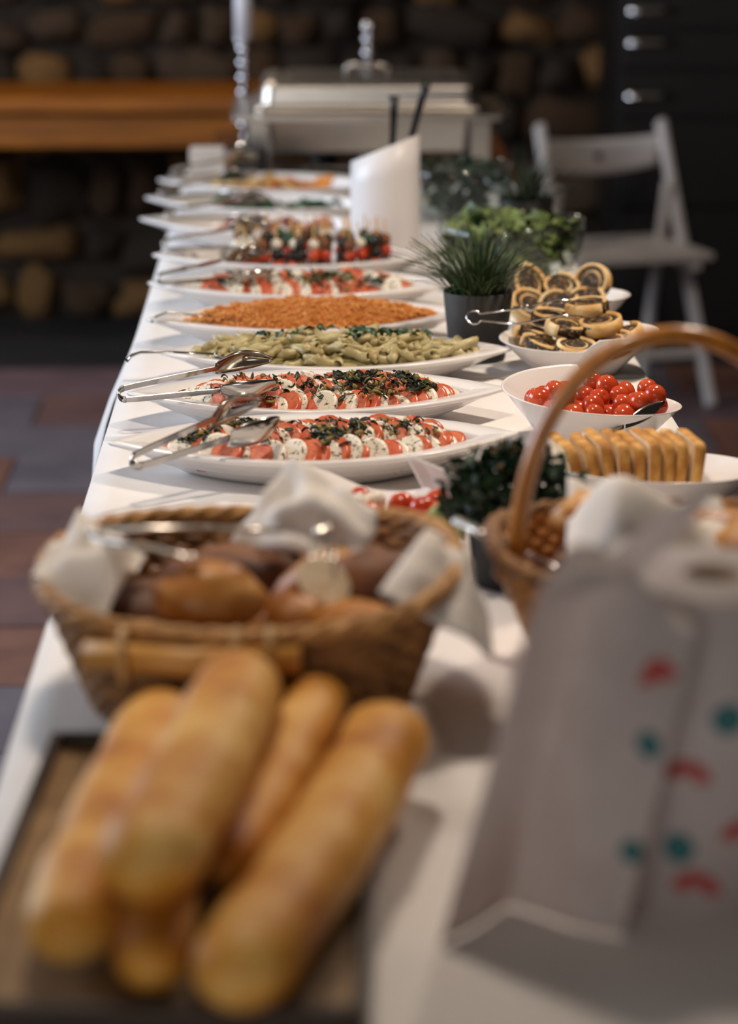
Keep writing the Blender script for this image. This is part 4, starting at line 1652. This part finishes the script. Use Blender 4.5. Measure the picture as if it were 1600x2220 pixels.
zb = TT + .013
baguette('golden baguette at the right of the tray', (.076, 2.000, zb + .042), (-.050, 1.520, zb + .033), .0365, 1, .006)
baguette('thin golden baguette between the two thick ones', (.018, 2.065, zb + .050), (-.060, 1.70, zb + .036), .0262, 2, .003)
baguette('thick golden baguette lying on top of the pile', (-.046, 2.005, zb + .084), (-.110, 1.590, zb + .080), .0370, 3, .004)
baguette('golden baguette at the far left of the tray', (-.112, 2.045, zb + .040), (-.160, 1.590, zb + .034), .0350, 4, -.004)
baguette('short pale baguette end under the pile', (-.102, 1.74, zb + .026), (-.100, 1.560, zb + .026), .0280, 5, 0)

# ================================================================== PAPER TOWEL ROLL WITH LOOSE SHEET
rx, ry = .300, 1.795
t = thing('paper_towel_roll', 'kitchen paper roll with red and teal print, its loose sheet hanging', 'paper roll', (rx, ry, TT))
RR, RH = .0745, .240
MB().lathe([(.022, 0), (RR, 0), (RR, RH), (RR - .002, RH + .001), (.022, RH + .001)], 64, cap=False).build('paper_body', 'paper', t)
MB().lathe([(.0225, .0005), (.0225, RH + .0015), (.0205, RH + .0015), (.0205, .0005), (.0225, .0005)], 32, cap=False).build('core_tube', 'paper_core', t)
# loose sheet: plan polyline at the bottom and at the top
bot = [(-.0730, .012, 0), (-.0755, -.03, 0), (-.072, -.098, 0), (-.112, -.074, 0), (-.150, -.040, 0), (-.176, -.078, 0), (-.204, -.110, 0)]
top = [(-.0730, .012, .24), (-.060, -.055, .236), (-.026, -.102, .232), (-.050, -.066, .244), (-.085, -.022, .258), (-.110, -.048, .262), (-.137, -.082, .246)]


def catm(P, u):
    n_ = len(P) - 1
    f_ = u * n_
    i = min(n_ - 1, int(f_))
    q = f_ - i
    q = q * q * (3 - 2 * q) * .5 + q * .5
    return Vector(P[i]).lerp(Vector(P[i + 1]), q)


def sheet(u, v, off=0):
    p = catm(bot, u).lerp(catm(top, u), v)
    p = p + Vector((0, 0, .022 * max(0, u - .45) * v * math.sin(PI * min(1, (u - .45) / .55)) * 2 if u > .45 else 0))
    p.y += .004 * noise.noise(Vector((u * 6, v * 3, 2))) * min(1, u * 4) - off
    p.z = max(p.z, .0005)
    return p


MB().grid(sheet, 48, 20).build('loose_sheet', 'paper', t, solid=.0006)
# upper corner of the sheet standing up behind
m = MB()
m.grid(lambda u, v: Vector((-.128, -.055, .235)).lerp(Vector((-.060, -.040, .250)), u).lerp(Vector((-.018, -.045, .318)).lerp(Vector((-.008, -.042, .312)), u), v) + Vector((0, .006 * math.sin(3 * v + u * 2), 0)), 10, 12)
m.build('sheet_corner', 'paper', t, solid=.0006)


def arc_patch(fn, u0, v0, r0, r1, a0, a1, asp, m, name='print_mark'):
    b = MB()
    b.grid(lambda s, q: fn(u0 + asp * (r0 + (r1 - r0) * q) * math.cos(a0 + (a1 - a0) * s), v0 + (r0 + (r1 - r0) * q) * math.sin(a0 + (a1 - a0) * s)), 14, 3)
    b.build(name, m, t)


def on_roll(a, h):
    return (math.cos(a) * (RR + .0006), math.sin(a) * (RR + .0006), h)


asp = 1 / RR
for (a, h, red) in ((-1.93, .105, 1), (-1.80, .020, 1), (-1.55, .155, 0), (-1.98, .055, 0), (-1.35, .06, 1), (-2.35, .15, 1), (-1.1, .12, 0), (-.8, .07, 1), (-.5, .15, 0)):
    if red:
        arc_patch(on_roll, a, h, .007, .0185, .1, 2.9, asp, 'print_red')
    else:
        arc_patch(on_roll, a, h, .0, .012, 0, 2 * PI, asp, 'print_teal')


def on_sheet(u, v):
    p = sheet(max(0, min(1, u)), max(0, min(1, v)), .0012)
    return p


for (u, v, red) in ((.41, .77, 1), (.40, .60, 0), (.37, .27, 0)):
    if red:
        arc_patch(on_sheet, u, v, .028, .084, -.3, 2.2, .75, 'print_red')
    else:
        arc_patch(on_sheet, u, v, .0, .040, 0, 2 * PI, .9, 'print_teal')
